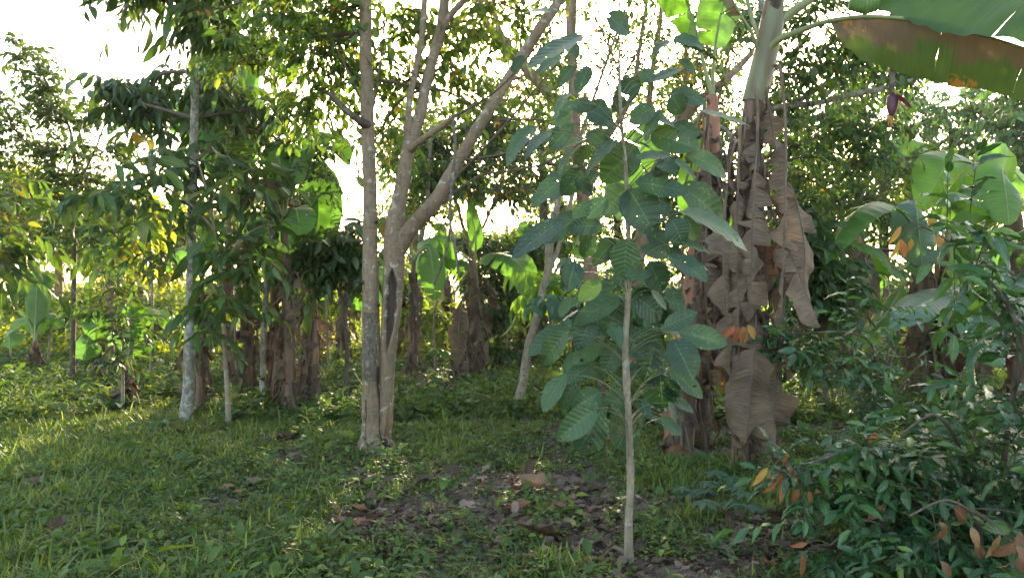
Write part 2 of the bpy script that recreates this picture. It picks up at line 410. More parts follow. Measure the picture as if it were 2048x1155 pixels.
M['ban_green'] = banana_mat('banana_blade', (.06, .15, .03), (.11, .23, .045), (.26, .36, .12), .5)
M['ban_light'] = banana_mat('sunlit_banana_blade', (.06, .15, .03), (.10, .21, .04), (.24, .34, .12), .45, (1.4, 1.5, .5))
M['ban_blue'] = banana_mat('bluish_banana_blade', (.05, .12, .07), (.09, .18, .11), (.2, .3, .2), .35, (1.4, 1.5, .6), .36)
M['ban_old'] = banana_mat('old_banana_blade', (.055, .11, .025), (.11, .17, .035), (.22, .2, .1), .42, (1.5, 1.4, .5), .5, 90, 1.0, (.13, .085, .07))
M['ban_old2'] = banana_mat('dark_banana_blade', (.035, .085, .022), (.06, .12, .03), (.2, .25, .12), .4)
M['ban_torn'] = banana_mat('torn_banana_blade', (.05, .10, .03), (.09, .14, .035), (.2, .22, .12), .24, (1.2, 1.2, .6), .5, 90, .45, True, (.115, .088, .075), (.30, .15, .035))
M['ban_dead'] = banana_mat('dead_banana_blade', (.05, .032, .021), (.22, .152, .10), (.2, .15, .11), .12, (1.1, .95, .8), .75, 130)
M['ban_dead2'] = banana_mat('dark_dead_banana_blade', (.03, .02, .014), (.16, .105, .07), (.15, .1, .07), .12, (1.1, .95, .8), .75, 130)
M['stem_brown'] = plain('banana_stem_brown', (.24, .15, .10), .7, (.09, .05, .035), 16, (1, 1, .12), .5)
M['stem_rust'] = plain('banana_stem_rust', (.34, .15, .085), .6, (.15, .06, .04), 12, (1, 1, .1), .4)
M['stem_green'] = plain('banana_stem_green', (.19, .21, .10), .5, (.12, .10, .06), 7, (1, 1, .25), .3)
M['petiole'] = plain('banana_petiole', (.24, .28, .12), .5, (.16, .17, .07), 12, (1, 1, 1), .2)
M['petiole_dry'] = plain('dry_petiole', (.17, .12, .09), .8, (.08, .055, .04), 18, (1, 1, .3), .5)
M['bud'] = plain('purple_bud', (.085, .022, .045), .5, (.05, .015, .035), 10, (1, 1, .3), .2)
M['bract_in'] = plain('red_bract', (.30, .035, .04), .5, (.16, .02, .03), 10)
M['floret'] = plain('orange_florets', (.55, .22, .06), .6, (.35, .12, .04), 30)
M['fruit'] = plain('green_banana_skin', (.12, .22, .05), .45, (.08, .16, .04), 12)
M['hose'] = plain('grey_hose', (.11, .125, .13), .5, (.07, .08, .085), 30)

# ------------------------------------------------------------------ things
def tag(o, label=None, cat=None, group=None, kind=None):
    if label: o['label'] = label
    if cat: o['category'] = cat
    if group: o['group'] = group
    if kind: o['kind'] = kind
    return o

def empty(name, loc, label, cat, group=None):
    o = bpy.data.objects.new(name, None); S.collection.objects.link(o)
    o.location = [float(c) for c in loc]; o.empty_display_size = .2
    return tag(o, label, cat, group)

def base_at(px, d):
    p = W(px, 600, d); p[2] = float(gh(p[0], p[1]))
    return p

def path(pts, d0):
    """[(px, py, width_px[, d])] -> world points and radii"""
    P = []; r = []
    for q in pts:
        d = q[3] if len(q) > 3 else d0
        P.append(W(q[0], q[1], d)); r.append(q[2] / FPX * d / 2)
    return np.array(P), np.array(r)

def sprays(mb, org, dr, Ls, nleaf, ll, lw, droop, T, mleaf=0, mtwig=1, spread=1.0, up=1.0, tr=(0, 1), twr=.004, hang=.25):
    """leafy twigs: org, dr (k,3); Ls twig lengths"""
    k = len(org)
    if k == 0: return
    dr = unit(dr); Ls = np.broadcast_to(Ls, (k,)).astype(float)
    n = nleaf
    t = (np.arange(n) + 1.0) / n
    t = t[None] + rng.normal(0, .03, (k, n))
    pos = org[:, None] + dr[:, None] * (t * Ls[:, None])[..., None]
    pos[..., 2] -= droop * Ls[:, None] * t ** 2
    tan = dr[:, None] + np.zeros((k, n, 3)); tan[..., 2] -= 2 * droop * t
    tan = unit(tan)
    side = unit(np.cross(dr, np.array([0, 0, 1.]) + rng.normal(0, .25, (k, 3))))
    sg = np.where(np.arange(n) % 2 == 0, 1., -1.)[None, :, None]
    sg = np.repeat(sg, k, 0); sg[:, -1] = 0
    ld = tan * .7 + side[:, None] * sg * spread + rng.normal(0, .28, (k, n, 3))
    ld[..., 2] -= hang
    nr = np.array([0, 0, up]) + rng.normal(0, .45, (k, n, 3)) + side[:, None] * sg * .2
    tone = np.clip(rng.random((k, 1)) * .55 + rng.random((k, n)) * .5, 0, 1) * (tr[1] - tr[0]) + tr[0]
    pos = pos.reshape(-1, 3); ld = ld.reshape(-1, 3); nr = nr.reshape(-1, 3); tone = tone.ravel()
    sz = ll * np.exp(rng.normal(0, .22, k * n))
    keep = rng.random(k * n) > .08
    which = rng.integers(0, len(T), k * n)
    for a in range(len(T)):
        s_ = keep & (which == a)
        mb.leaves(T[a], pos[s_], ld[s_], nr[s_], sz[s_], sz[s_] * lw * np.exp(rng.normal(0, .12, s_.sum())), mleaf, tone[s_])
    # twigs (three sided)
    if mtwig is not None:
        tt = np.linspace(0, 1, 4)
        c = org[:, None] + dr[:, None] * (tt[None] * Ls[:, None])[..., None]
        c[..., 2] -= droop * Ls[:, None] * tt ** 2
        th = np.arange(3) * 2.094
        s2 = np.cross(dr, side)
        off = (np.cos(th)[None, :, None] * side[:, None] + np.sin(th)[None, :, None] * s2[:, None])
        rad = twr * (1 - .75 * tt)
        V = c[:, :, None] + off[:, None] * rad[None, :, None, None]
        i = np.arange(3)[:, None]; j = np.arange(3)[None]
        Q = np.stack([i * 3 + j, i * 3 + (j + 1) % 3, (i + 1) * 3 + (j + 1) % 3, (i + 1) * 3 + j], -1).reshape(-1, 4)
        q = (Q[None] + (np.arange(k) * 12)[:, None, None]).reshape(-1, 4)
        mb.add(V, q, mtwig, .5)

KINDS = {  # leaf length m, width ratio, spray length m, leaves per spray, droop, templates, material, sprays per cluster, hang
    'small': dict(den=0.8, ll=.085, lw=.42, sl=.38, n=11, dr=.25, T=T1, m='leaf_small', per=7, hang=.3),
    'dark': dict(den=0.7, ll=.095, lw=.42, sl=.36, n=10, dr=.12, T=T1, m='leaf_dark', per=6, hang=.15),
    'darkbig': dict(den=.50, ll=.19, lw=.30, sl=.45, n=9, dr=.5, T=T1, m='leaf_darkbig', per=6, hang=.7),
    'canopy': dict(den=.62, ll=.10, lw=.42, sl=.42, n=9, dr=.3, T=T1, m='leaf_canopy', per=6, hang=.45),
    'sparse': dict(den=0.9, ll=.075, lw=.45, sl=.40, n=9, dr=.2, T=T1, m='leaf_sparse', per=5, hang=.3),
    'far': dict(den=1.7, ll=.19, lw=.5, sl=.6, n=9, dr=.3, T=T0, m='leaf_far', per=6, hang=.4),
    'bright': dict(den=1.2, ll=.15, lw=.5, sl=.5, n=9, dr=.3, T=T0, m='leaf_bright', per=6, hang=.3),
    'fargreen': dict(den=0.75, ll=.15, lw=.5, sl=.6, n=10, dr=.3, T=T0, m='leaf_small', per=7, hang=.4),
    'farcanopy': dict(den=0.85, ll=.13, lw=.5, sl=.5, n=10, dr=.3, T=T0, m='leaf_canopy', per=6, hang=.4),
    'blue': dict(den=0.6, ll=.15, lw=.5, sl=.5, n=10, dr=.4, T=T0, m='leaf_blue', per=7, hang=.6),
    'droop': dict(den=.55, ll=.21, lw=.36, sl=.52, n=7, dr=.28, T=T2, m='leaf_droop', per=3, hang=.45),
    'gloss': dict(den=.48, ll=.112, lw=.36, sl=.36, n=9, dr=.2, T=T2, m='leaf_gloss', per=4, hang=.12),
    'glossfar': dict(den=0.75, ll=.15, lw=.38, sl=.42, n=9, dr=.3, T=T1, m='leaf_gloss', per=6, hang=.5),
    'coffee': dict(den=1, ll=.15, lw=.26, sl=.28, n=6, dr=.15, T=T1, m='leaf_dark', per=3, hang=.3),
    'cacao': dict(den=1, ll=.21, lw=.36, sl=.35, n=6, dr=.4, T=T2, m='leaf_young', per=3, hang=1.3),
}

def crown(mb, blobs, kind, hub=None, d0=8, lim=None):
    K = dict(KINDS[kind]); sc_ = 1.0
    for b in blobs:
        px, py, rx, ry, n = b[:5]
        d = b[5] if len(b) > 5 else d0
        rd = b[6] if len(b) > 6 else max(rx, ry) / FPX * d * .8
        c = W(px, py, d)
        n = max(2, int(round(n * K.get('den', 1))))
        sh = K['sl'] * .45
        rad = np.array([max(rx / FPX * d - sh, .45 * rx / FPX * d), rd, max(ry / FPX * d - sh * .7, .45 * ry / FPX * d)])
        # sub-clusters spread through the volume
        u = unit(rng.normal(0, 1, (n, 3))) * (rng.random((n, 1)) ** .45) * rad
        cl = c + u
        h = None
        if hub is not None:
            hb = hub[np.argmin(np.linalg.norm(hub - c, axis=1) + np.maximum(hub[:, 2] - c[2], 0) * .8)]
            L_ = np.linalg.norm(c - hb)
            if L_ > .15:
                mid = (hb + c) / 2 + np.array([0, 0, .06 * L_]) + rng.normal(0, .05 * L_, 3)
                r0 = .008 + .010 * min(L_, 3) 
                mb.tube([hb, mid, c], [r0, r0 * .7, r0 * .4], 6, 10, 1, rough=.08, cap=False)
            for q in cl[::1]:
                L2 = np.linalg.norm(q - c)
                if L2 < .08: continue
                mid = (q + c) / 2 + rng.normal(0, .06 * L2, 3)
                mb.tube([c, mid, q], [.008, .006, .004], 4, 5, 1, cap=False)
        per = K['per']
        org = np.repeat(cl, per, 0) + rng.normal(0, .05, (n * per, 3))
        outw = unit(np.repeat(u, per, 0) / np.maximum(rad.max(), .1) + np.array([0, 0, .05]))
        dr = outw * .7 + rng.normal(0, .65, (n * per, 3)); dr[:, 2] *= .6
        f = rng.random(n * per) * .5 + .7
        sprays(mb, org, dr, K['sl'] * f, K['n'], K['ll'], K['lw'], K['dr'], K['T'], 0, 1, hang=K['hang'])

def tree(name, label, cat, px, d, stems, blobs, kind, bark='bark_pale', group=None, sides=14, extra=None, leafmat=None, rough=.09, flare=1.35):
    """stems[0] is the trunk, the rest are limbs"""
    b = base_at(px, d)
    root = empty(name, b, label, cat, group)
    hubs = []
    for k, st in enumerate(stems):
        P, r = path(st, d)
        if k == 0:
            P = np.vstack([[P[0][0], P[0][1], b[2] - .06], [P[0][0], P[0][1], b[2] + .10], P[1:] if abs(P[0][2] - b[2]) < .6 else P])
            r = np.r_[r[0] * flare, r[0] * 1.08, r[1:] if len(r) == len(P) - 1 else r]
        mb = MB()
        mb.tube(P, r, sides if k == 0 else max(8, sides - 4), max(10, len(P) * 7), 0, rough=rough)
        mb.build('trunk' if k == 0 else 'limb', M[bark], root)
        hubs.append(curve(P, 14)[3 if k == 0 else 0:])
    if blobs:
        mb = MB()
        crown(mb, blobs, kind, np.concatenate(hubs), d)
        if extra: extra(mb)
        mb.build('crown', [M[leafmat or KINDS[kind]['m']], M['twig']], root)
    return root

# ------------------------------------------------------------------ banana pieces
def blade(mb, mid, width, hint, a0=.15, a1=.5, tears=0, var=.2, ripple=.01, m=0, miss=0.0, crumple=0.0, step=.05, nv=5, tone=None, halfs=(1, -1), prof_pow=.42, twist=0.0, ribr=.012, ribm=1, gap=.10, sideang=None, sweep=.15):
    mid = np.asarray(mid, float)
    Ls = np.linalg.norm(np.diff(mid, axis=0), axis=1).sum()
    hint = unit(hint)
    for hi, sg in enumerate(halfs):
        nt_ = int(tears)
        cuts = np.r_[0, np.sort(rng.random(nt_)), 1] if nt_ else np.array([0., 1.])
        for a, b in zip(cuts[:-1], cuts[1:]):
            if b - a < .012 or (rng.random() < miss): continue
            nu = max(4, int((b - a) * Ls / step))
            t = np.linspace(a, b, nu)
            full = curve(mid, 200)
            idx = t * 199; i0 = np.clip(idx.astype(int), 0, 198); fr = (idx - i0)[:, None]
            c = full[i0] * (1 - fr) + full[i0 + 1] * fr
            tn = unit(full[i0 + 1] - full[i0])
            s_ = unit(np.cross(tn, hint)) * sg
            n_ = np.cross(s_ * sg, tn)
            if twist:
                fi = (twist * t)[:, None]; s0 = s_ * sg
                s_ = (s0 * np.cos(fi) + n_ * np.sin(fi)) * sg; n_ = n_ * np.cos(fi) - s0 * np.sin(fi)
            w = width / 2 * np.clip(np.sin(np.pi * np.clip(t, .0, .995) ** .8), 0, 1) ** prof_pow
            v = np.linspace(0, 1, nv)
            off = rng.normal(0, var); 
            if sideang is not None: off = off + sideang[hi]
            segw = 1 - (abs(rng.normal(0, .22)) if miss else 0)
            ang = a0 + (a1 - a0 + off) * v + rng.normal(0, var * .5) * v ** 2
            dl = (np.cos(ang)[None, :, None] * s_[:, None] - np.sin(ang)[None, :, None] * n_[:, None]) * (w * segw / (nv - 1))[:, None, None]
            P = c[:, None] + np.cumsum(np.concatenate([np.zeros((nu, 1, 3)), dl[:, 1:]], 1), 1)
            P += tn[:, None] * (sweep * v[None, :, None] * w[:, None, None])
            cm = (a + b) / 2
            gp = gap if not miss else rng.uniform(.1, 1.0)
            P -= tn[:, None] * (((t - cm) * Ls)[:, None, None] * gp * (v ** 1.5)[None, :, None])
            P += n_[:, None] * (ripple * np.sin(t[:, None] * Ls * 38 + rng.random() * 6 + v * 2) * v ** .7)[..., None]
            if crumple:
                ph = rng.random((3, 3)) * 6.28; k3 = rng.normal(0, 1, (3, 3)) * 14
                for q in range(3):
                    P += (np.sin(P @ k3[q] + ph[q, 0])[..., None]) * unit(rng.normal(0, 1, 3)) * crumple * v[None, :, None]
            i = np.arange(nu - 1)[:, None]; j = np.arange(nv - 1)[None]
            Q = np.stack([i * nv + j, (i + 1) * nv + j, (i + 1) * nv + j + 1, i * nv + j + 1], -1).reshape(-1, 4)
            UV = np.stack([np.repeat(t[:, None] * Ls, nv, 1), np.repeat(v[None] * .93 * sg + .051 * sg, nu, 0)], -1)
            mb.add(P, Q, m, rng.random() if tone is None else tone, UV)
    r = np.linspace(ribr, ribr * .2, 14)
    mb.tube(curve(mid, 14), r, 6, None, ribm, cap=False)

def frond(root, pts, f0, width, hint=(0, 0, 1), mt='ban_green', a0=.2, a1=.6, tears=5, var=.25, pet='petiole', rad=(.022, .006), name='leaf', **k):
    """pts: [(px, py, d)] from the base of the stalk to the tip of the blade; the blade starts at fraction f0"""
    P = np.array([W(*p) for p in pts]); c = curve(P, 60)
    i0 = int(f0 * 59)
    mb = MB()
    if i0 > 2:
        mb.tube(c[:i0 + 1], np.linspace(rad[0], rad[0] * .55, i0 + 1), 8, None, 1, cap=False)
    blade(mb, c[i0:], width, hint, a0, a1, tears, var, m=0, ribr=rad[0] * .55, **k)
    return mb.build(name, [M[mt], M[pet]], root)

def dead_leaf(root, p, az, out, length, width, mt='ban_dead', tears=None, lean=(0, 0), miss=.25, step=.05, var=1.0, nv=5, name='dead_leaf'):
    """a dry leaf that starts at p on the stem, bends out by `out` and hangs down"""
    o = np.array([math.cos(az), math.sin(az), 0])
    e = p + o * out * 1.1 + np.array([lean[0], lean[1], -length])
    pts = [p, p + o * out * .55 + [0, 0, .04], p + o * out + [0, 0, -.10], p + o * out * 1.15 + [lean[0] * .4, lean[1] * .4, -length * .5] + rng.normal(0, .02, 3), e]
    c = curve(pts, 40)
    mb = MB()
    mb.tube(c[:12], np.linspace(.016, .009, 12), 6, None, 1, cap=False)
    blade(mb, c[8:], width, o + [0, 0, .2], .3, .9, int(length / .13) if tears is None else tears, var, .006, 0, miss, .036, step, nv, twist=rng.normal(0, 2.0), gap=.45, ribr=.009, prof_pow=.3)
    return mb.build(name, [M[mt], M['petiole_dry']], root)

def pseudo(root, pts, d, mt='stem_brown', name='pseudostem', sides=16, scales=0, smt='ban_dead2'):
    P, r = path(pts, d)
    P[0][2] = gh(P[0][0], P[0][1]) - .05
    mb = MB()
    ph = rng.random() * 6
    def fn(L, th, rr, pts_):
        return rr * (1 + .07 * np.sin(3 * th[None] + L[:, None] * 2 + ph) + .05 * np.sin(7 * th[None] - L[:, None] * 1.3)
                     + .04 * np.sign(np.sin(L[:, None] * 9 + 1.0 * np.sin(2 * th[None])))), 0
    mb.tube(P, r, sides, max(20, len(P) * 9), 0, fn=fn)
    c = curve(np.c_[P, r], 60)
    for _ in range(scales):         # papery sheath strips clinging to the stem
        k = rng.integers(4, 52); az = rng.random() * 6.28
        o = np.array([math.cos(az), math.sin(az), 0]); tq = np.array([-o[1], o[0], 0])
        R_ = c[k, 3] * 1.05; ln = rng.uniform(.12, .45); wd_ = rng.uniform(.03, .09)
        tt = np.linspace(0, 1, 6); vv = np.linspace(-1, 1, 3)
        fl = rng.uniform(.0, .14)
        Pp = c[k, :3] + o * (R_ + .004 + fl * tt[:, None, None] ** 2) + np.array([0, 0, -1.]) * ln * tt[:, None, None] + tq * (vv[None, :, None] * wd_ * (1 - .6 * tt[:, None, None])) - o * .5 * wd_ * (vv ** 2)[None, :, None] + rng.normal(0, .006, (6, 3, 3))
        i = np.arange(5)[:, None]; j = np.arange(2)[None]
        Q = np.stack([i * 3 + j, (i + 1) * 3 + j, (i + 1) * 3 + j + 1, i * 3 + j + 1], -1).reshape(-1, 4)
        UV = np.stack([np.repeat(tt[:, None] * ln, 3, 1), np.repeat(vv[None] * .6 + .2, 6, 0)], -1)
        mb.add(Pp, Q, 1, rng.random(), UV)
    o = mb.build(name, [M[mt], M[smt]], root)
    return o, c

def skirt(root, c, n, k0, k1, length=(.5, 1.1), width=(.22, .42), out=(.06, .16), mt=('ban_dead', 'ban_dead2'), miss=.38, step=.05, front=.5, nv=5):
    for i in range(n):
        k = int(k0 + (k1 - k0) * (i + rng.random()) / n)
        az = rng.normal(-1.57, .9) if rng.random() < front else rng.random() * 6.28
        L_ = min(rng.uniform(*length), c[k, 2] - .05)
        o = np.array([math.cos(az), math.sin(az), 0])
        dead_leaf(root, c[k, :3] + o * c[k, 3] * .8, az, rng.uniform(*out), L_, rng.uniform(*width), mt[int(rng.random() < .4)] if len(mt) > 1 else mt[0], miss=miss, step=step, nv=nv,
                  lean=(rng.normal(0, .05), rng.normal(0, .04)))

# ------------------------------------------------------------------ ground
def axis(lo, hi, dn, near0, near1):
    a = np.arange(near0, near1, dn)
    up = [near1]; s_ = dn
    while up[-1] < hi: s_ *= 1.12; up.append(up[-1] + s_)
    dnn = [near0]; s_ = dn
    while dnn[-1] > lo: s_ *= 1.12; dnn.append(dnn[-1] - s_)
    return np.r_[dnn[::-1][:-1], a, up]
gx = axis(-260, 260, .035, -4, 4.5); gy = axis(-60, 420, .035, 2.9, 9.5)
GX, GY = np.meshgrid(gx, gy, indexing='ij')
mb = MB()
i = np.arange(len(gx) - 1)[:, None]; j = np.arange(len(gy) - 1)[None]; ny = len(gy)
mb.add(np.stack([GX, GY, gh(GX, GY)], -1), np.stack([i * ny + j, (i + 1) * ny + j, (i + 1) * ny + j + 1, i * ny + j + 1], -1).reshape(-1, 4))
m, nt, N, L, out = mat('soil')
tc = N('ShaderNodeTexCoord')
n1 = N('ShaderNodeTexNoise'); n1.inputs['Scale'].default_value = 9; n1.inputs['Detail'].default_value = 10; n1.inputs['Roughness'].default_value = .7
n2 = N('ShaderNodeTexNoise'); n2.inputs['Scale'].default_value = .9; n2.inputs['Detail'].default_value = 6
vz = N('ShaderNodeTexVoronoi'); vz.inputs['Scale'].default_value = 26
for q in (n1, n2, vz): L(tc.outputs['Object'], q.inputs['Vector'])
r1 = ramp(N, [(.3, (.03, .022, .017)), (.5, (.085, .064, .05)), (.68, (.19, .15, .12))]); L(n1.outputs[0], r1.inputs[0])
r2 = ramp(N, [(.45, (0, 0, 0)), (.6, (1, 1, 1))]); L(n2.outputs[0], r2.inputs[0])
mx = N('ShaderNodeMix'); mx.data_type = 'RGBA'; L(math_n(N, L, 'MULTIPLY', r2.outputs[0], .6), mx.inputs[0]); L(r1.outputs[0], mx.inputs[6]); mx.inputs[7].default_value = (.045, .06, .025, 1)
pb = N('ShaderNodeBsdfPrincipled'); pb.inputs['Roughness'].default_value = .95; L(mx.outputs[2], pb.inputs['Base Color'])
bp = N('ShaderNodeBump'); bp.inputs['Strength'].default_value = .9; bp.inputs['Distance'].default_value = .03
L(math_n(N, L, 'ADD', n1.outputs[0], math_n(N, L, 'MULTIPLY', vz.outputs[0], .4)), bp.inputs['Height']); L(bp.outputs[0], pb.inputs['Normal'])
L(pb.outputs[0], out.inputs[0])
tag(mb.build('ground', m), kind='structure')

def field(x, y, s, seed):
    g = np.random.default_rng(seed); f = 0
    for _ in range(7):
        k = g.normal(0, s, 2); f = f + np.sin(x * k[0] + y * k[1] + g.random() * 6.28)
    return f / 2.6

def scatter(n, d0, d1, pw=1.0, margin=1.12, lo=-1, hi=1):
    """points seen by the camera between distances d0 and d1; pw > 1 gathers them near"""
    u = rng.random(n) ** pw
    d = np.sqrt(d0 ** 2 + u * (d1 ** 2 - d0 ** 2)) if pw == 1 else d0 + (d1 - d0) * u
    x = rng.uniform(lo, hi, n) * d * .662 * margin
    return x, d

BARE = [(930, 1050, 190, 55), (1080, 905, 90, 28), (620, 960, 210, 45), (740, 1050, 160, 45), (1500, 1060, 180, 50), (1180, 1090, 130, 60), (1040, 960, 100, 25), (430, 870, 130, 22),
        (1560, 1090, 220, 60), (1190, 1000, 90, 30), (240, 850, 120, 18), (880, 840, 90, 25), (1650, 850, 160, 25), (560, 880, 60, 18)]
def bare(x, y):
    """1 where the photo shows bare soil and litter between the plants"""
    px = 1024 + x / y * FPX; py = HOR + CAMZ * FPX / y
    b = np.zeros_like(x)
    for a, c, rx, ry in BARE:
        b = np.maximum(b, np.exp(-(((px - a) / rx) ** 2 + ((py - c) / ry) ** 2) * 1.2))
    return b

def grass(name, n, d0, d1, pw, L0, thr, label, margin=1.12, tall=1.0, T=TG, mname='grass', lo=-1, hi=1, wf=1.0, sparse=.0, left=0.0):
    # tufts of blades
    x, y = scatter(n, d0, d1, pw, margin, lo, hi)
    f = field(x, y, 2.2, 3) + .6 * field(x, y, 6, 4) - bare(x, y) * .8 + left * np.clip(-x, -2, 3) 
    keep = (f + rng.normal(0, .35, n) > thr)
    x, y, f = x[keep], y[keep], f[keep]; k = len(x); b = 7
    px_ = np.repeat(x, b) + rng.normal(0, .035, k * b); py_ = np.repeat(y, b) + rng.normal(0, .035, k * b)
    az = rng.random(k * b) * 6.283; el = np.clip(rng.normal(.95, .35, k * b), .1, 1.5)
    d = np.stack([np.cos(az) * np.cos(el), np.sin(az) * np.cos(el), np.sin(el)], -1)
    nr = np.stack([-np.cos(az) * np.sin(el), -np.sin(az) * np.sin(el), np.cos(el)], -1)
    ln = L0 * np.exp(rng.normal(0, .35, k * b)) * np.repeat(.75 + .35 * np.clip(f, -1, 1.5), b) * tall
    pos = np.stack([px_, py_, gh(px_, py_) - .005], -1)
    tone = np.clip(np.repeat(rng.random(k), b) * .6 + rng.random(k * b) * .45, 0, 1)
    mb = MB(); w_ = rng.integers(0, len(T), k * b)
    for a in range(len(T)):
        s_ = w_ == a
        mb.leaves(T[a], pos[s_], d[s_], nr[s_], ln[s_], (.009 + .03 * ln[s_]) * wf, 0, tone[s_])
    return tag(mb.build(name, M[mname]), label, 'grass', None, 'stuff')

def weeds(name, n, d0, d1, pw, ls, thr, label, cat='ground cover', mname='weed', seed=9, h=.09, margin=1.12, lo=-1, hi=1, T=T1, nl=8):
    x, y = scatter(n, d0, d1, pw, margin, lo, hi)
    f = field(x, y, 1.8, seed) + .5 * field(x, y, 5, seed + 1) - bare(x, y) * 1.15
    keep = (f + rng.normal(0, .4, n) > thr)
    x, y = x[keep], y[keep]; k = len(x)
    hh = h * np.exp(rng.normal(0, .45, k))
    lx = rng.normal(0, .3, k); ly = rng.normal(0, .3, k)
    t = (np.arange(nl) + 1.) / nl
    t = t[None] + rng.normal(0, .05, (k, nl))
    az = np.arange(nl)[None] * 2.4 + rng.random((k, 1)) * 6.28
    pos = np.stack([x[:, None] + lx[:, None] * hh[:, None] * t, y[:, None] + ly[:, None] * hh[:, None] * t, gh(x, y)[:, None] + hh[:, None] * np.clip(t, 0, 1.1)], -1)
    el = rng.normal(.15, .35, (k, nl)) + .3 * t
    d = np.stack([np.cos(az) * np.cos(el), np.sin(az) * np.cos(el), np.sin(el)], -1)
    pos = pos + d * .012
    nr = np.array([0, 0, 1.]) + rng.normal(0, .3, (k, nl, 3))
    sz = ls * np.exp(rng.normal(0, .3, (k, nl))) * np.repeat(np.exp(rng.normal(0, .25, (k, 1))), nl, 1)
    tone = np.clip(rng.random((k, 1)) * .7 + rng.random((k, nl)) * .35, 0, 1)
    mb = MB(); w_ = rng.integers(0, len(T), k * nl)
    pos, d, nr, sz, tone = pos.reshape(-1, 3), d.reshape(-1, 3), nr.reshape(-1, 3), sz.ravel(), tone.ravel()
    for a in range(len(T)):
        s_ = w_ == a
        mb.leaves(T[a], pos[s_], d[s_], nr[s_], sz[s_], sz[s_] * .58, 0, tone[s_])
    return tag(mb.build(name, M[mname]), label, cat, None, 'stuff')

grass('grass', 66000, 2.9, 10, 1.35, .072, -.35, 'short green grass in tufts over the near ground', left=.45, wf=.75)
grass('long_grass', 5600, 3.0, 9, 1.3, .10, .15, 'longer bright grass blades standing out of the turf', left=.25, wf=.7, mname='grass_bright')
grass('tall_grass', 14000, 8.5, 24, 1.5, .13, -.9, 'taller grass and weeds under the banana plants and trees further back', tall=1.1, wf=.9)
weeds('broadleaf_weeds', 24000, 3.1, 9.5, 1.3, .030, -.05, 'low broad leaved weeds creeping over soil and litter', seed=9, h=.055)
weeds('creeping_weeds', 4200, 3.1, 8.5, 1.2, .048, .3, 'larger leaved creeping weeds in patches near the camera', seed=21, h=.09)
weeds('undergrowth', 14000, 8, 17, 1.2, .07, -.5, 'leafy undergrowth around the tree bases', seed=31, h=.13, nl=9)
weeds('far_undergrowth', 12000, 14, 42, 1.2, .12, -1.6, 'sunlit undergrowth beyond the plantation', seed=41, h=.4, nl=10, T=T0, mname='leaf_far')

# fallen leaves
def litter():
    n = 30000
    x, y = scatter(n, 3.0, 14, 1.25)
    keep = rng.random(n) < .34 + .8 * bare(x, y)
    x, y = x[keep], y[keep]
    for a, c, rx, ry in BARE:                 # thicker litter where the soil shows
        m_ = int(rx * ry * .07)
        px = rng.normal(a, rx * .75, m_); py = np.clip(rng.normal(c, ry * .75, m_), 700, 1300)
        yy = CAMZ * FPX / (py - HOR); x = np.r_[x, (px - 1024) / FPX * yy]; y = np.r_[y, yy]
    k = len(x)
    az = rng.random(k) * 6.28
    d = np.stack([np.cos(az), np.sin(az), rng.normal(0, .16, k)], -1)
    nr = np.array([0, 0, 1.]) + rng.normal(0, .3, (k, 3))
    sz = .036 * np.exp(rng.normal(0, .6, k)); mb = MB(); w_ = rng.integers(0, len(TD), k)
    pos = np.stack([x, y, gh(x, y) + .012 + rng.random(k) * .015], -1)
    for a in range(len(TD)):
        s_ = w_ == a
        mb.leaves(TD[a], pos[s_], d[s_], nr[s_], sz[s_], sz[s_] * rng.uniform(.35, .65), 0)
    tag(mb.build('leaf_litter', M['litter']), 'brown fallen leaves scattered on the soil', 'leaf litter', None, 'stuff')
    mb = MB()
    for _ in range(1100):
        x, y = scatter(1, 3.1, 12, 1.3); x, y = float(x[0]), float(y[0])
        if rng.random() > .3 + .8 * float(bare(np.array([x]), np.array([y]))[0]): continue
        az = rng.random() * 6.28; ln = rng.uniform(.08, .4)
        p = np.array([x, y, 0]); q = p + np.array([math.cos(az), math.sin(az), 0]) * ln
        m_ = (p + q) / 2 + rng.normal(0, .03, 3)
        for a in (p, q, m_): a[2] = gh(a[0], a[1]) + rng.uniform(.008, .03)
        mb.tube([p, m_, q], [.004, .0035, .002], 5, 6, 0)
    tag(mb.build('fallen_twigs', M['petiole_dry']), 'dry twigs lying on the soil', 'twigs', None, 'stuff')
litter()

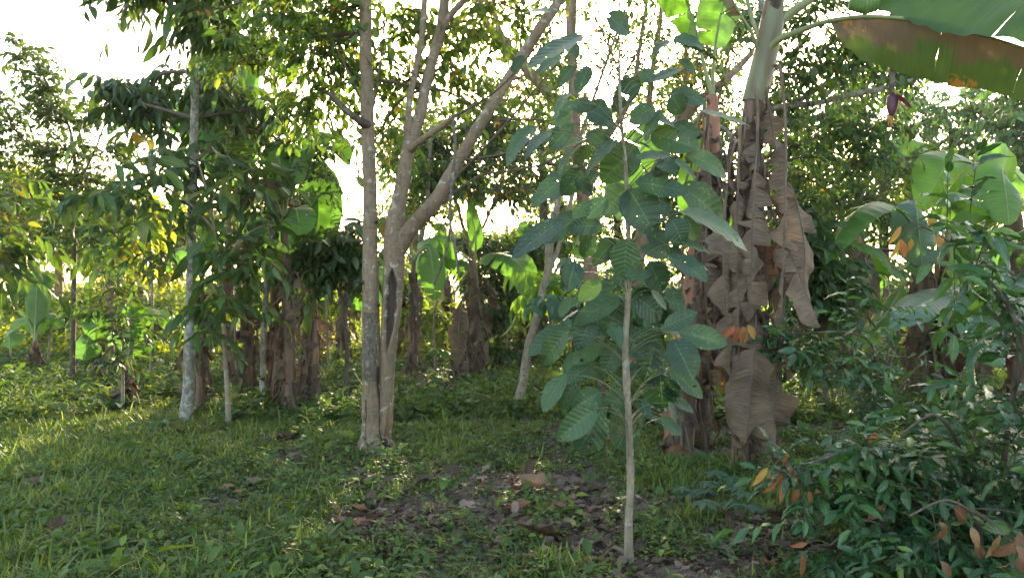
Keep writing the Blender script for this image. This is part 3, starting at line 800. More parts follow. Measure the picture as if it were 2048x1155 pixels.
# ------------------------------------------------------------------ the forked tree in the middle
def main_tree():
    d = 6.7
    b = base_at(750, d)
    root = empty('forked_tree', b, 'pale tree with two fused stems, a long dark wound and a wide fork', 'tree')
    # left stem
    P, r = path([(750, 915, 96), (748, 893, 70), (746, 865, 48), (744, 820, 42), (743, 760, 37), (742, 680, 36), (741, 600, 33), (741, 520, 31), (740, 440, 29), (739, 350, 27), (735, 240, 27), (732, 120, 25), (731, 0, 23), (728, -160, 20), (722, -420, 14), (715, -640, 8)], d)
    P[0][2] = b[2] - .08
    zz = lambda py: CAMZ + (HOR - py) / FPX * d
    def fl(L, th, rr, pts):
        z = pts[:, 2][:, None]; a = np.degrees(th)[None]
        m_ = np.zeros(rr.shape, int)
        # old flaky bark on the camera side
        inz = np.clip((z - zz(765)) / .05, 0, 1) * np.clip((zz(610) - z) / .12, 0, 1)
        da = np.abs((a - 268 + 8 * np.sin(z * 9) + 180) % 360 - 180)
        f = inz * np.clip((52 + 9 * np.sin(z * 23) - da) / 6, 0, 1)
        rr = rr * (1 + f * (.09 + .05 * np.sin(a * .35 + z * 40) * np.sin(z * 61 + a * .1)))
        m_ = np.where(f > .5, 1, m_)
        # seam at the foot
        da2 = np.abs((a - 330 + 180) % 360 - 180)
        g = np.clip((zz(700) - z) / .3, 0, 1) * np.clip((14 + 5 * np.sin(z * 11) - da2) / 8, 0, 1)
        rr = rr * (1 - .28 * g); m_ = np.where(g > .55, 2, m_)
        # small hollow low on the left
        da3 = np.abs((a - 238 - 6 * np.sin(z * 20) + 180) % 360 - 180)
        g = np.clip((zz(790) - z) / .1, 0, 1) * np.clip((z - zz(890)) / .1, 0, 1) * np.clip((9 - da3) / 5, 0, 1)
        rr = rr * (1 - .15 * g); m_ = np.where(g > .5, 2, m_)
        rr = rr * (1 + .03 * np.sin(z * 6.3 + th[None]) + .02 * np.sin(z * 17) + .035 * np.exp(-((z - zz(560)) / .05) ** 2) + .10 * np.exp(-((z - zz(895)) / .10) ** 2) * (1 + np.sin(3 * th[None])))
        return rr, m_
    mb = MB(); mb.tube(P, r, 56, 220, 0, fn=fl)
    # knots and broken twig stubs
    for (px, py, dx) in ((726, 565, -14), (724, 483, -26), (752, 445, 4), (757, 610, 2)):
        a_ = W(px if dx < 0 else px, py, d - .06); mb.tube([a_, a_ + [dx * .003, -.03, .012], a_ + [dx * .005, -.05, .0]], [.016, .011, .008], 8, 6, 2)
    mb.build('trunk', [M['bark_pale'], M['flaky'], M['wound']], root)
    # right stem
    P2, r2 = path([(758, 915, 60, 6.74), (764, 880, 38, 6.74), (770, 820, 32, 6.72), (773, 760, 31, 6.72), (777, 690, 33, 6.72), (783, 620, 38, 6.7), (787, 560, 42, 6.7), (789, 500, 44, 6.7), (790, 450, 38, 6.7), (799, 398, 30, 6.72), (812, 320, 28, 6.75), (824, 270, 27, 6.8),
                  (840, 230, 24, 6.85), (851, 173, 22, 6.9), (866, 115, 21, 6.95), (882, 59, 21, 7.0), (889, 0, 20, 7.0), (893, -120, 16, 7.1), (900, -380, 9, 7.2)], d)
    P2[0][2] = b[2] - .08
    def fr_(L, th, rr, pts):
        z = pts[:, 2][:, None]; a = np.degrees(th)[None]
        m_ = np.zeros(rr.shape, int)
        zc = (zz(540) + zz(700)) / 2; hz = (zz(540) - zz(700)) / 2
        u = np.clip(1 - ((z - zc) / hz) ** 2, 0, 1)
        da = ((a - 268 + 180) % 360 - 180)
        wdt = (36 + 3 * np.sin(z * 31)) * u ** .6
        ins = np.clip((wdt - np.abs(da)) / 5, 0, 1) * (u > 0)
        rim = np.exp(-((np.abs(da) - wdt - 10) / 9) ** 2) * np.clip(u * 3 + .6 * np.exp(-((z - zc) / hz) ** 4), 0, 1) * (np.abs(z - zc) < hz * 1.15)
        rr = rr * (1 - .42 * ins + .12 * rim)
        m_ = np.where(ins > .35, 2, m_)
        da4 = np.abs((a - 305 + 180) % 360 - 180)
        g = np.clip((zz(800) - z) / .1, 0, 1) * np.clip((16 - da4 + 6 * np.sin(z * 15)) / 6, 0, 1)
        rr = rr * (1 - .12 * g); m_ = np.where(g > .5, 3, m_)
        rr = rr * (1 + .03 * np.sin(z * 7 + 2 * th[None]) + .02 * np.sin(z * 21 + 1))
        return rr, m_
    mb = MB(); mb.tube(P2, r2, 110, 260, 0, fn=fr_)
    mb.build('trunk', [M['bark_pale'], M['flaky'], M['wound'], M['rot']], root)
    limbs = [
        ([(794, 500, 40, 6.7), (812, 470, 34, 6.68), (838, 438, 29, 6.65), (872, 400, 28, 6.6), (913, 329, 25, 6.55), (951, 263, 24, 6.5), (989, 204, 22, 6.5), (1024, 145, 20, 6.5), (1059, 90, 21, 6.5), (1090, 42, 22, 6.5), (1114, 7, 20, 6.5), (1160, -90, 15, 6.5), (1230, -260, 8, 6.5)], 'bark_pale'),
        ([(817, 300, 20, 6.76), (817, 240, 14, 6.78), (820, 194, 13, 6.8), (832, 140, 13, 6.85), (844, 69, 12, 6.9), (849, 0, 12, 7), (852, -120, 8, 7), (850, -300, 5, 7)], 'bark_pale'),
        ([(820, 300, 18, 6.74), (838, 283, 14, 6.6), (870, 262, 13, 6.45), (897, 243, 12, 6.35), (906, 235, 11, 6.3)], 'bark_pale'),
        ([(876, 95, 16, 6.96), (890, 48, 14, 6.9), (907, 24, 13, 6.85), (928, 0, 12, 6.8), (965, -60, 9, 6.8), (1010, -160, 6, 6.8)], 'bark_pale'),
        ([(734, 250, 22, 6.68), (716, 240, 15, 6.55), (690, 218, 13, 6.45), (668, 196, 12, 6.4), (658, 184, 11, 6.38)], 'bark_dark'),
    ]
    hub = [curve(P, 30)[16:], curve(P2, 30)[16:]]
    for k, (pts, bk) in enumerate(limbs):
        Pq, rq = path(pts, d); mb = MB()
        mb.tube(Pq, rq, 22, len(Pq) * 9, 0, rough=.07)
        for _ in range(5 if k == 0 else 2):
            t_ = rng.integers(1, len(Pq) - 1); az = rng.random() * 6.28
            a_ = Pq[t_] + rng.normal(0, .01, 3); e_ = a_ + np.array([math.cos(az) * .06, math.sin(az) * .06, .03])
            mb.tube([a_, e_], [rq[t_] * .5, rq[t_] * .25], 7, 4, 0)
        mb.build('limb', M[bk], root)
        if k != 2 and k != 4: hub.append(curve(Pq, 16)[5:])
    hub = np.concatenate(hub)
    # thin side branches seen against the sky
    for pts in ([(740, 240, 5), (690, 130, 4), (640, 40, 3)], [(905, 235, 6, 6.3), (1000, 175, 4, 6.2), (1100, 60, 3, 6.0)], [(989, 240, 5, 6.5), (1080, 240, 4, 6.4), (1180, 250, 3, 6.2), (1300, 240, 2, 6)],
                [(930, 320, 6, 6.5), (1030, 300, 4, 6.3), (1110, 240, 3, 6.2)], [(885, 405, 7, 6.6), (960, 352, 5, 6.5), (1080, 330, 4, 6.4), (1190, 268, 3, 6.2)],
                [(915, 350, 7, 6.5), (965, 300, 5, 6.4), (1040, 215, 4, 6.4), (1120, 120, 3, 6.3)], [(740, 250, 5), (760, 130, 3), (770, 20, 3)], [(830, 150, 4), (770, 110, 3), (700, 60, 2)]):
        Pq, rq = path(pts, d); mb = MB(); mb.tube(Pq, rq, 8, 24, 0, rough=.05); mb.build('branch', M['twig'], root)
    mb = MB()
    crown(mb, [(560, 50, 90, 70, 20, 7.4), (650, 110, 80, 80, 18, 7.0), (510, 130, 60, 45, 12, 7.6), (620, 200, 70, 40, 12, 7.2), (690, 30, 60, 60, 13, 6.9), (590, -80, 150, 80, 24, 7), (700, -260, 200, 120, 34, 7),
               (800, 40, 60, 60, 12, 7.3), (790, 180, 35, 70, 9, 7.6), (905, 130, 60, 55, 10, 7.6), (965, 60, 70, 50, 10, 7.4), (1010, 10, 70, 40, 10, 7.2), (870, -120, 160, 80, 26, 7.2), (1080, -150, 150, 80, 22, 6.8),
               (1060, 190, 55, 40, 5, 7.6), (760, 260, 30, 60, 6, 7.4), (440, 20, 60, 50, 7, 7.8), (730, 120, 60, 60, 8, 7.6), (940, 210, 50, 35, 5, 7.9)], 'canopy', hub, d)
    mb.build('crown', [M['leaf_canopy'], M['twig']], root)
    return root
main_tree()
# dead stick that hangs from the broken limb
def stick():
    P, r = path([(907, 236, 6, 6.28), (910, 300, 6, 6.27), (903, 380, 7, 6.26), (900, 440, 6, 6.25), (909, 490, 6, 6.24), (918, 550, 5, 6.24)], 6.3)
    o = P[-1]
    t = empty('hanging_branch', o, 'dead lichened branch hanging from the broken limb of the forked tree', 'branch')
    mb = MB(); mb.tube(P, r, 12, 50, 0, rough=.15); mb.build('stick', M['bark_lich'], t)
    P, r = path([(903, 420, 5, 6.25), (895, 490, 5, 6.25), (868, 570, 4, 6.25)], 6.3)
    mb = MB(); mb.tube(P, r, 8, 20, 0, rough=.1); mb.build('twig', M['bark_dark'], t)
stick()

# ------------------------------------------------------------------ broad leaved sapling in front
def sapling():
    d = 4.1
    b = base_at(1258, d)
    root = empty('broad_leaved_sapling', b, 'slender young tree with large dark green leaves, nearest to the camera, standing on bare soil', 'sapling')
    P, r = path([(1259, 1130, 19), (1257, 1060, 17), (1261, 960, 15), (1258, 860, 14), (1253, 760, 14), (1251, 680, 13), (1256, 600, 12), (1257, 520, 11), (1256, 440, 10), (1253, 370, 9), (1249, 310, 8), (1243, 250, 7), (1240, 190, 6), (1238, 120, 5), (1238, 50, 4), (1240, -20, 3), (1242, -60, 2)], d)
    P[0][2] = b[2] - .04
    def fn(L, th, rr, pts):
        return rr * (1 + .10 * np.exp(-(((L[:, None] % .23) - .11) / .014) ** 2) + .03 * np.sin(L[:, None] * 13)), 0
    mb = MB(); mb.tube(P, r, 16, 260, 0, fn=fn)
    mb.build('trunk', M['bark_smooth'], root)
    tr = curve(np.c_[P, r], 300)
    # twigs of the thin side shoots at the top
    for pts in ([(1241, 150, 4), (1215, 90, 3), (1190, 30, 2)], [(1243, 240, 4), (1200, 130, 3), (1180, 60, 2)], [(1240, 170, 4), (1290, 80, 3), (1330, 30, 2)], [(1246, 290, 4), (1290, 240, 3), (1350, 180, 2)]):
        Pq, rq = path(pts, d); mb = MB(); mb.tube(Pq, rq, 8, 16, 0); mb.build('branch', M['twig'], root)
    LV = [(1212, 30, 1263, 62, 42), (1105, 24, 1032, 10, 26), (1135, 80, 1154, 112, 26), (1165, 70, 1060, 122, 24), (1122, 112, 1075, 132, 18), (1048, 112, 1022, 140, 18), (1148, 133, 1110, 168, 24), (1178, 133, 1155, 180, 26),
          (1140, 186, 1103, 212, 18), (1152, 203, 1118, 224, 20), (1178, 224, 1148, 197, 30), (1182, 222, 1220, 236, 38), (1190, 240, 1204, 198, 34), (1176, 262, 1217, 284, 46), (1142, 232, 1101, 242, 26), (1148, 250, 1096, 292, 38),
          (1072, 252, 1004, 300, 24), (1100, 262, 1048, 294, 20), (1277, 158, 1232, 210, 34), (1285, 165, 1302, 138, 28), (1300, 165, 1358, 133, 26), (1345, 82, 1412, 74, 30), (1345, 84, 1308, 86, 22), (1365, 92, 1440, 114, 24),
          (1358, 118, 1392, 146, 18), (1343, 184, 1414, 200, 32), (1343, 192, 1368, 226, 38), (1307, 213, 1262, 243, 34), (1268, 233, 1352, 222, 22), (1327, 218, 1283, 272, 22), (1348, 248, 1397, 268, 26), (1393, 222, 1497, 242, 20),
          (1302, 266, 1392, 292, 52), (1340, 310, 1278, 311, 22), (1373, 312, 1470, 332, 38), (1272, 290, 1210, 358, 60), (1237, 278, 1158, 332, 32), (1347, 316, 1313, 348, 26), (1164, 337, 1123, 394, 36), (1152, 334, 1066, 402, 32),
          (1147, 360, 1188, 388, 34), (1256, 372, 1200, 424, 54), (1256, 378, 1310, 452, 64), (1270, 364, 1372, 378, 44), (1358, 374, 1472, 432, 60), (1362, 424, 1512, 458, 34), (1370, 430, 1396, 478, 38), (1172, 426, 1090, 474, 34),
          (1128, 438, 1028, 504, 36), (1206, 452, 1140, 450, 30), (1190, 472, 1163, 514, 30), (1232, 478, 1186, 524, 36), (1254, 478, 1247, 553, 50), (1343, 438, 1367, 482, 40), (1292, 468, 1368, 494, 38), (1348, 484, 1422, 494, 24),
          (1338, 513, 1414, 548, 44), (1298, 522, 1326, 584, 46), (1280, 500, 1345, 500, 28), (1250, 553, 1304, 545, 26), (1135, 518, 1092, 548, 18), (1150, 523, 1138, 574, 38), (1242, 564, 1172, 592, 24), (1262, 588, 1333, 628, 54),
          (1243, 598, 1216, 659, 54), (1240, 593, 1152, 642, 40), (1182, 633, 1163, 694, 38), (1328, 655, 1392, 624, 30), (1358, 663, 1450, 684, 40), (1345, 678, 1387, 749, 54), (1310, 678, 1297, 760, 56), (1247, 683, 1292, 714, 30),
          (1237, 688, 1203, 749, 36), (1262, 680, 1312, 664, 30), (1132, 662, 1078, 729, 38), (1137, 652, 1058, 698, 22), (1212, 688, 1148, 718, 28), (1168, 726, 1202, 754, 30), (1335, 736, 1408, 788, 32), (1320, 748, 1326, 816, 62),
          (1157, 748, 1120, 812, 38), (1132, 748, 1082, 812, 28), (1285, 732, 1222, 760, 18), (1207, 797, 1268, 806, 44), (1202, 783, 1148, 814, 38), (1224, 822, 1280, 892, 66), (1202, 818, 1158, 902, 58), (1192, 816, 1118, 874, 44),
          (1270, 824, 1302, 848, 26), (1203, 798, 1207, 834, 16), (1300, 400, 1345, 430, 30), (1215, 395, 1175, 430, 30), (1200, 560, 1160, 600, 30)]
    for n_, (bx, by, tx, ty, w) in enumerate(LV):
        mx_, my_ = (bx + tx) / 2, (by + ty) / 2
        bx, by, tx, ty, w = mx_ + (bx - mx_), my_ + (by - my_), mx_ + (tx - mx_) * 1.03, my_ + (ty - my_) * 1.03, w * 1.18
        db = d + rng.uniform(-.28, .3) * min(1, abs(bx - 1255) / 60 + .25)
        A = W(bx, by, db); B = W(tx, ty, db + rng.uniform(-.10, .08) - .02)
        ln = np.linalg.norm(B - A); wd = w / FPX * db * 1.08
        ratio = wd / ln
        flat = np.clip((.62 - ratio) * 2.2, 0, 1)
        if ratio < .45:       # seen edge-on: give it its true breadth, tipped flat
            wd = ln * rng.uniform(.48, .58); nh = np.array([rng.normal(0, .3), -.30 - ratio * .9, 1.0])
        else:
            nh = np.array([rng.normal(0, .3), -1.0, .45 + rng.normal(0, .15)])
        mb = MB()
        tmp = TB[rng.integers(0, len(TB))]
        yellow = n_ in (96, 40, 13, 92)
        mb.leaves(tmp, A[None], (B - A)[None], nh[None], np.array([ln * 1.08]), np.array([wd]), 0, np.array([.97 if n_ in (92,) else rng.random() * .8]))
        # stalk back to the trunk
        cand = tr[(tr[:, 2] < A[2] + .02 + abs(A[0] - tr[150, 0]) * .15)]
        j = np.argmin(np.linalg.norm(cand[:, :3] - A, axis=1) - .0) if len(cand) else 0
        j = max(0, j - int(8 + 25 * abs(A[0] - cand[j, 0])))
        Tq = cand[j, :3]
        mid = (Tq + A) / 2 + np.array([0, 0, .02 + .05 * np.linalg.norm(Tq - A)])
        mb.tube([Tq, mid, A], [.0032, .0024, .0018], 6, 10, 1, cap=False)
        mb.build('leaf', [M['leaf_big'], M['twig_green']], root)
    mb = MB(); n = 60
    for k in range(n):
        py = rng.uniform(230, 850) if k % 3 else rng.uniform(560, 850); sx = rng.choice([-1, 1]); px = 1252 + sx * rng.uniform(20, 130 if py < 700 else 90)
        A = W(px, py, d + rng.uniform(-.1, .45)); az = rng.normal(0 if sx > 0 else 3.14, .9)
        D = np.array([math.cos(az), math.sin(az) * .7, -rng.uniform(.1, 1.2)]); ln = rng.uniform(.11, .19)
        mb.leaves(TB[rng.integers(0, 5)], A[None], D[None], np.array([[rng.normal(0, .4), -.6, 1.]]), np.array([ln]), np.array([ln * .55]), 0, np.array([rng.random() * .9]))
        j = int(np.argmin(np.abs(tr[:, 2] - A[2] + .08)))
        mb.tube([tr[j, :3], (tr[j, :3] + A) / 2 + [0, 0, .03], A], [.0022, .0016, .0012], 6, 8, 1, cap=False)
    mb.build('foliage', [M['leaf_big'], M['twig_green']], root)['kind'] = 'stuff'
sapling()

# ------------------------------------------------------------------ banana plants
def banana(px, d, label, stems, mt='stem_brown', group=None, scales=30, name='banana_plant'):
    root = empty(name, base_at(px, d), label, 'banana plant', group)
    cs = [pseudo(root, st, d, mt if isinstance(mt, str) else mt[i_], scales=scales)[1] for i_, st in enumerate(stems)]
    return root, cs

# the tall one with the hanging bud, right of the sapling
def banana_tall():
    d = 6.3
    root, (c,) = banana(1500, d, 'tall banana plant wrapped in hanging grey dead leaves, with a purple bud',
        [[(1503, 930, 44), (1500, 820, 36), (1498, 700, 32), (1496, 560, 31), (1492, 420, 30), (1492, 320, 31), (1500, 240, 34), (1512, 190, 38), (1524, 140, 40), (1532, 95, 40), (1540, 40, 34), (1545, 0, 26)]], 'stem_brown', None, 60)
    # green throat over the top of the stem
    P, r = path([(1508, 205, 47), (1518, 165, 47), (1528, 120, 47), (1536, 85, 45), (1543, 50, 44), (1548, 20, 36), (1552, -20, 26)], d)
    mb = MB()
    mb.tube(P, r, 18, 40, 0, fn=lambda L, th, rr, p: (rr * (1 + .08 * np.sin(3 * th[None] + L[:, None] * 3)), 0)); mb.build('throat', M['stem_green'], root)
    k = dict(ribr=.012)
    # living leaves
    frond(root, [(1520, 130, d), (1550, 85, d - .1), (1600, 62, d - .25), (1660, 42, d - .5), (1740, 33, d - .8), (1840, 42, d - 1.0), (1930, 62, d - 1.15), (2010, 84, d - 1.25), (2090, 112, d - 1.35), (2200, 170, d - 1.5)], .28, .82, (0, -1, .35), 'ban_torn',
          1.05, 1.35, 4, .06, rad=(.034, .010), halfs=(1,), nv=8, sideang=(0, 0), gap=.012, crumple=.012)
    frond(root, [(1545, 60, d), (1600, 15, d + .1), (1700, -45, d - .1), (1800, -62, d - .5), (1900, -48, d - .9), (2000, -15, d - 1.2), (2110, 10, d - 1.5), (2190, 80, d - 1.6)], .30, .95, (0, -.8, .6), 'ban_old2', .25, .5, 1, .02, rad=(.036, .01), nv=7, gap=.015)
    frond(root, [(1535, 85, d), (1575, 30, d), (1650, -20, d + .1), (1760, -110, d + .3), (1900, -220, d + .5), (2060, -300, d + .8)], .4, .7, (0, 0, 1), 'ban_green', .3, .6, 10, .2, rad=(.034, .01))
    frond(root, [(1535, 100, d), (1550, 30, d + .1), (1585, -50, d + .2), (1640, -200, d + .4), (1700, -420, d + .5), (1790, -620, d + .3)], .3, .7, (0, -1, 0), 'ban_green', .3, .6, 10, .2, rad=(.042, .012))
    frond(root, [(1528, 100, d), (1508, 50, d), (1492, -10, d + .05), (1470, -110, d + .2), (1420, -260, d + .4), (1340, -420, d + .6)], .35, .65, (0, -1, .3), 'ban_green', .3, .6, 10, .2, rad=(.022, .009))
    frond(root, [(1520, 110, d), (1500, 60, d - .1), (1475, 20, d - .1), (1440, -40, d - .2), (1390, -80, d - .3), (1320, -90, d - .4)], .3, .5, (0, -.5, 1), 'ban_old', .4, .8, 12, .3, rad=(.018, .008))
    # dead leaves: the long grey ones that hang free of the stem, then the crumpled skirt
    def hang(px, py, ex, ey, dd, width, out=.12, mt='ban_dead', tears=5, miss=.15, az=-1.2, f0=8, var=1.0, skip=0):
        p = W(px, py, d); e = W(ex, ey, dd)
        o = np.array([math.cos(az), math.sin(az), 0])
        pts = [p, p + o * out * .6 + [0, 0, .03], p * .8 + e * .2 + o * out * .8, p * .5 + e * .5 + o * out * .6 + rng.normal(0, .02, 3), e]
        cc = curve(pts, 50); mb = MB()
        mb.tube(cc[:max(f0, 2) + 6], np.linspace(.016, .010, max(f0, 2) + 6), 7, None, 1, cap=False)
        blade(mb, cc[f0:], width * (.72 if tears > 2 else .85), o + [0, -.4, .1], .15, .9, int(tears * 1.5) if tears > 2 else tears, var, .006, 0, miss if tears > 2 else 0, .034, .03, 7, twist=rng.normal(0, 1.6) if tears > 2 else .25, gap=.3, ribr=.010, prof_pow=.3)
        mb.build('dead_leaf', [M[mt], M['petiole_dry']], root)
    hang(1538, 145, 1560, 700, d - .35, .34, .16, 'ban_dead', 6, .1, -.9, 16, 1.0)
    hang(1505, 190, 1500, 640, d - .34, .44, .14, 'ban_dead', 6, .1, -1.5, 14, 1.1)
    hang(1490, 260, 1478, 760, d - .30, .36, .16, 'ban_dead', 6, .1, -2.2, 10, 1.1)
    hang(1545, 380, 1600, 660, d - .3, .46, .22, 'ban_dead', 3, .0, -.7, 6, .8)
    hang(1500, 400, 1640, 655, d - .36, .34, .16, 'ban_dead', 2, .0, -.8, 20, .5)
    hang(1500, 600, 1492, 885, d - .42, .50, .22, 'ban_dead', 1, .0, -1.6, 12, .3)
    hang(1520, 640, 1548, 905, d - .38, .40, .20, 'ban_dead', 2, .0, -1.1, 10, .8)
    hang(1470, 400, 1462, 760, d - .3, .4, .2, 'ban_dead', 5, .1, -2.4, 6, 1.1)
    hang(1480, 600, 1462, 940, d - .3, .3, .16, 'ban_dead', 4, .1, -2.0, 6, .9)
    hang(1530, 480, 1575, 760, d - .3, .4, .2, 'ban_dead', 3, .1, -1.0, 6, 1.1)
    hang(1510, 720, 1545, 945, d - .3, .3, .15, 'ban_dead2', 3, .1, -1.2, 6, .9)
    skirt(root, c, 26, 8, 44, (.4, 1.0), (.14, .34), (.03, .13), front=.75)
    skirt(root, c, 6, 30, 50, (.4, .9), (.15, .28), (.03, .10), front=.7)
    # fruit stalk, bunch and bud
    P, r = path([(1542, 50, 26, d), (1570, -60, 24, d - .1), (1650, -140, 22, d - .3), (1740, -130, 20, d - .5), (1780, -60, 18, d - .6), (1786, 20, 13, d - .6), (1786, 100, 11, d - .6), (1783, 188, 11, d - .6)], d)
    mb = MB(); mb.tube(P, r, 12, 130, 0, fn=lambda L, th, rr, p: (rr * (1 + .14 * np.sin(L[:, None] * 160) * (L[:, None] > 1.0)), 0)); mb.build('fruit_stalk', M['bark_dark'], root)
    mb = MB()
    for h_, (hx, hy) in enumerate([(1784, -55), (1776, -28), (1768, -3), (1745, -20), (1800, -20)]):
        cpt = W(hx, hy, d - .6)
        for q in range(9):
            az = -2.6 + q * .34 + rng.normal(0, .05); o = np.array([math.cos(az), math.sin(az), 0])
            pts = [cpt + o * .03, cpt + o * .085 + [0, 0, -.01], cpt + o * .12 + [0, 0, .04], cpt + o * .12 + [0, 0, .10]]
            mb.tube(pts, [.010, .018, .019, .007], 7, 12, 0)
    for q in range(8):      # the hand that shows left of the leaf
        cpt = W(1705 + q * 7, 14 - abs(q - 4) * 2, d - .75)
        mb.tube([cpt + [0, .05, -.02], cpt + [-.01, 0, -.035], cpt + [-.01, -.03, .03], cpt + [0, -.02, .11]], [.012, .02, .021, .008], 8, 12, 0)
    mb.build('banana_bunch', M['fruit'], root)
    top = W(1786, 186, d - .6); tip = W(1783, 236, d - .62)
    mb = MB(); mb.tube([top, top * .8 + tip * .2, top * .5 + tip * .5, top * .2 + tip * .8, tip], [.018, .040, .042, .026, .004], 16, 24, 0)
    bud = mb.build('flower_bud', M['bud'], root)
    mb = MB(); tm = leaf_t(9, 7, -.15, .55, .5)
    a_ = W(1788, 187, d - .6); e_ = W(1815, 220, d - .66)
    mb.leaves(tm, a_[None], (e_ - a_)[None], np.array([[.6, -.5, .8]]), np.array([.17]), np.array([.11]), 0, np.array([.5]))
    mb.leaves(tm, (a_ + [0, 0, -.002])[None], (e_ - a_)[None], np.array([[.6, -.5, .8]]), np.array([.165]), np.array([.105]), 1, np.array([.5]))
    bb = mb.build('bract', [M['bud'], M['bract_in']], bud)
    bb['label'] = 'lifted purple bract with a dark red inside'
    mb = MB(); 
    for q in range(10):
        s0 = tip + [0, 0, .02]; mb.tube([s0, s0 + rng.normal(0, .012, 3) + [0, 0, -.03], s0 + rng.normal(0, .016, 3) + [0, 0, -.06]], [.006, .005, .003], 5, 5, 0)
    mb.build('florets', M['floret'], bud)
banana_tall()

def banana_rusty():
    d = 6.7
    root, (c, c2) = banana(1385, d, 'leaning banana plant with a rust coloured stem, between the sapling and the tall banana plant',
        [[(1352, 945, 60), (1358, 860, 58), (1370, 740, 54), (1384, 640, 50), (1396, 560, 48), (1404, 480, 46), (1412, 400, 42), (1420, 320, 36), (1424, 250, 28), (1424, 190, 20)],
         [(1395, 900, 34, d + .35), (1408, 760, 30, d + .35), (1425, 620, 28, d + .35), (1440, 540, 28, d + .35), (1446, 500, 22, d + .35)]], ['stem_rust', 'stem_brown'], None, 70)
    skirt(root, c, 12, 24, 58, (.5, 1.2), (.16, .34), (.05, .18), front=.7)
    skirt(root, c, 9, 4, 30, (.4, .9), (.14, .3), (.02, .10), front=.7)
    skirt(root, c, 9, 40, 59, (.4, 1.0), (.12, .26), (.03, .14), front=.85)
    skirt(root, c2, 6, 5, 40, (.3, .8), (.12, .2), (.02, .06), front=.7)
    for (a, b_) in (((1446, 500), (1475, 430)), ((1446, 500), (1420, 440)), ((1444, 505), (1500, 505)), ((1446, 500), (1450, 380))):
        frond(root, [(a[0], a[1], d + .35), ((a[0] + b_[0]) / 2 + 3, (a[1] + b_[1]) / 2 - 12, d + .35), (b_[0], b_[1], d + .3), (b_[0] + (b_[0] - a[0]) * .8, b_[1] + 10, d + .25)], .45, .18, (0, -1, .4), 'ban_green', .2, .5, 3, .2, rad=(.016, .006))
    frond(root, [(1424, 200, d + .1), (1380, 250, d + .3), (1310, 270, d + .35), (1260, 340, d + .3), (1235, 440, d + .25)], .35, .42, (0.3, -1, .2), 'ban_light', .2, .5, 4, .15, rad=(.025, .01), nv=6)
    frond(root, [(1424, 190, d + .1), (1400, 300, d + .5), (1385, 370, d + .6), (1372, 440, d + .6)], .35, .30, (0, -1, 0), 'ban_light', .1, .2, 2, .1, rad=(.02, .008))
    frond(root, [(1424, 190, d), (1405, 120, d), (1380, 20, d), (1330, -70, d - .1), (1260, -120, d - .2)], .3, .45, (0, 0, 1), 'ban_green', .4, .8, 10, .3)
    frond(root, [(1424, 190, d), (1430, 100, d + .1), (1450, 0, d + .2), (1500, -120, d + .3)], .3, .5, (0, -1, 0), 'ban_green', .4, .8, 8, .3)
    # broad blades lower down behind the stem
    frond(root, [(1420, 560, d + .4), (1440, 640, d + .5), (1450, 720, d + .5), (1452, 790, d + .5)], .2, .34, (0, -1, 0), 'ban_old', .1, .2, 2, .1, rad=(.012, .006))
    frond(root, [(1500, 560, d + .9), (1475, 600, d + .9), (1455, 640, d + .9), (1448, 700, d + .9)], .1, .4, (0, -1, 0.2), 'ban_green', .1, .3, 1, .1, rad=(.012, .006))
banana_rusty()

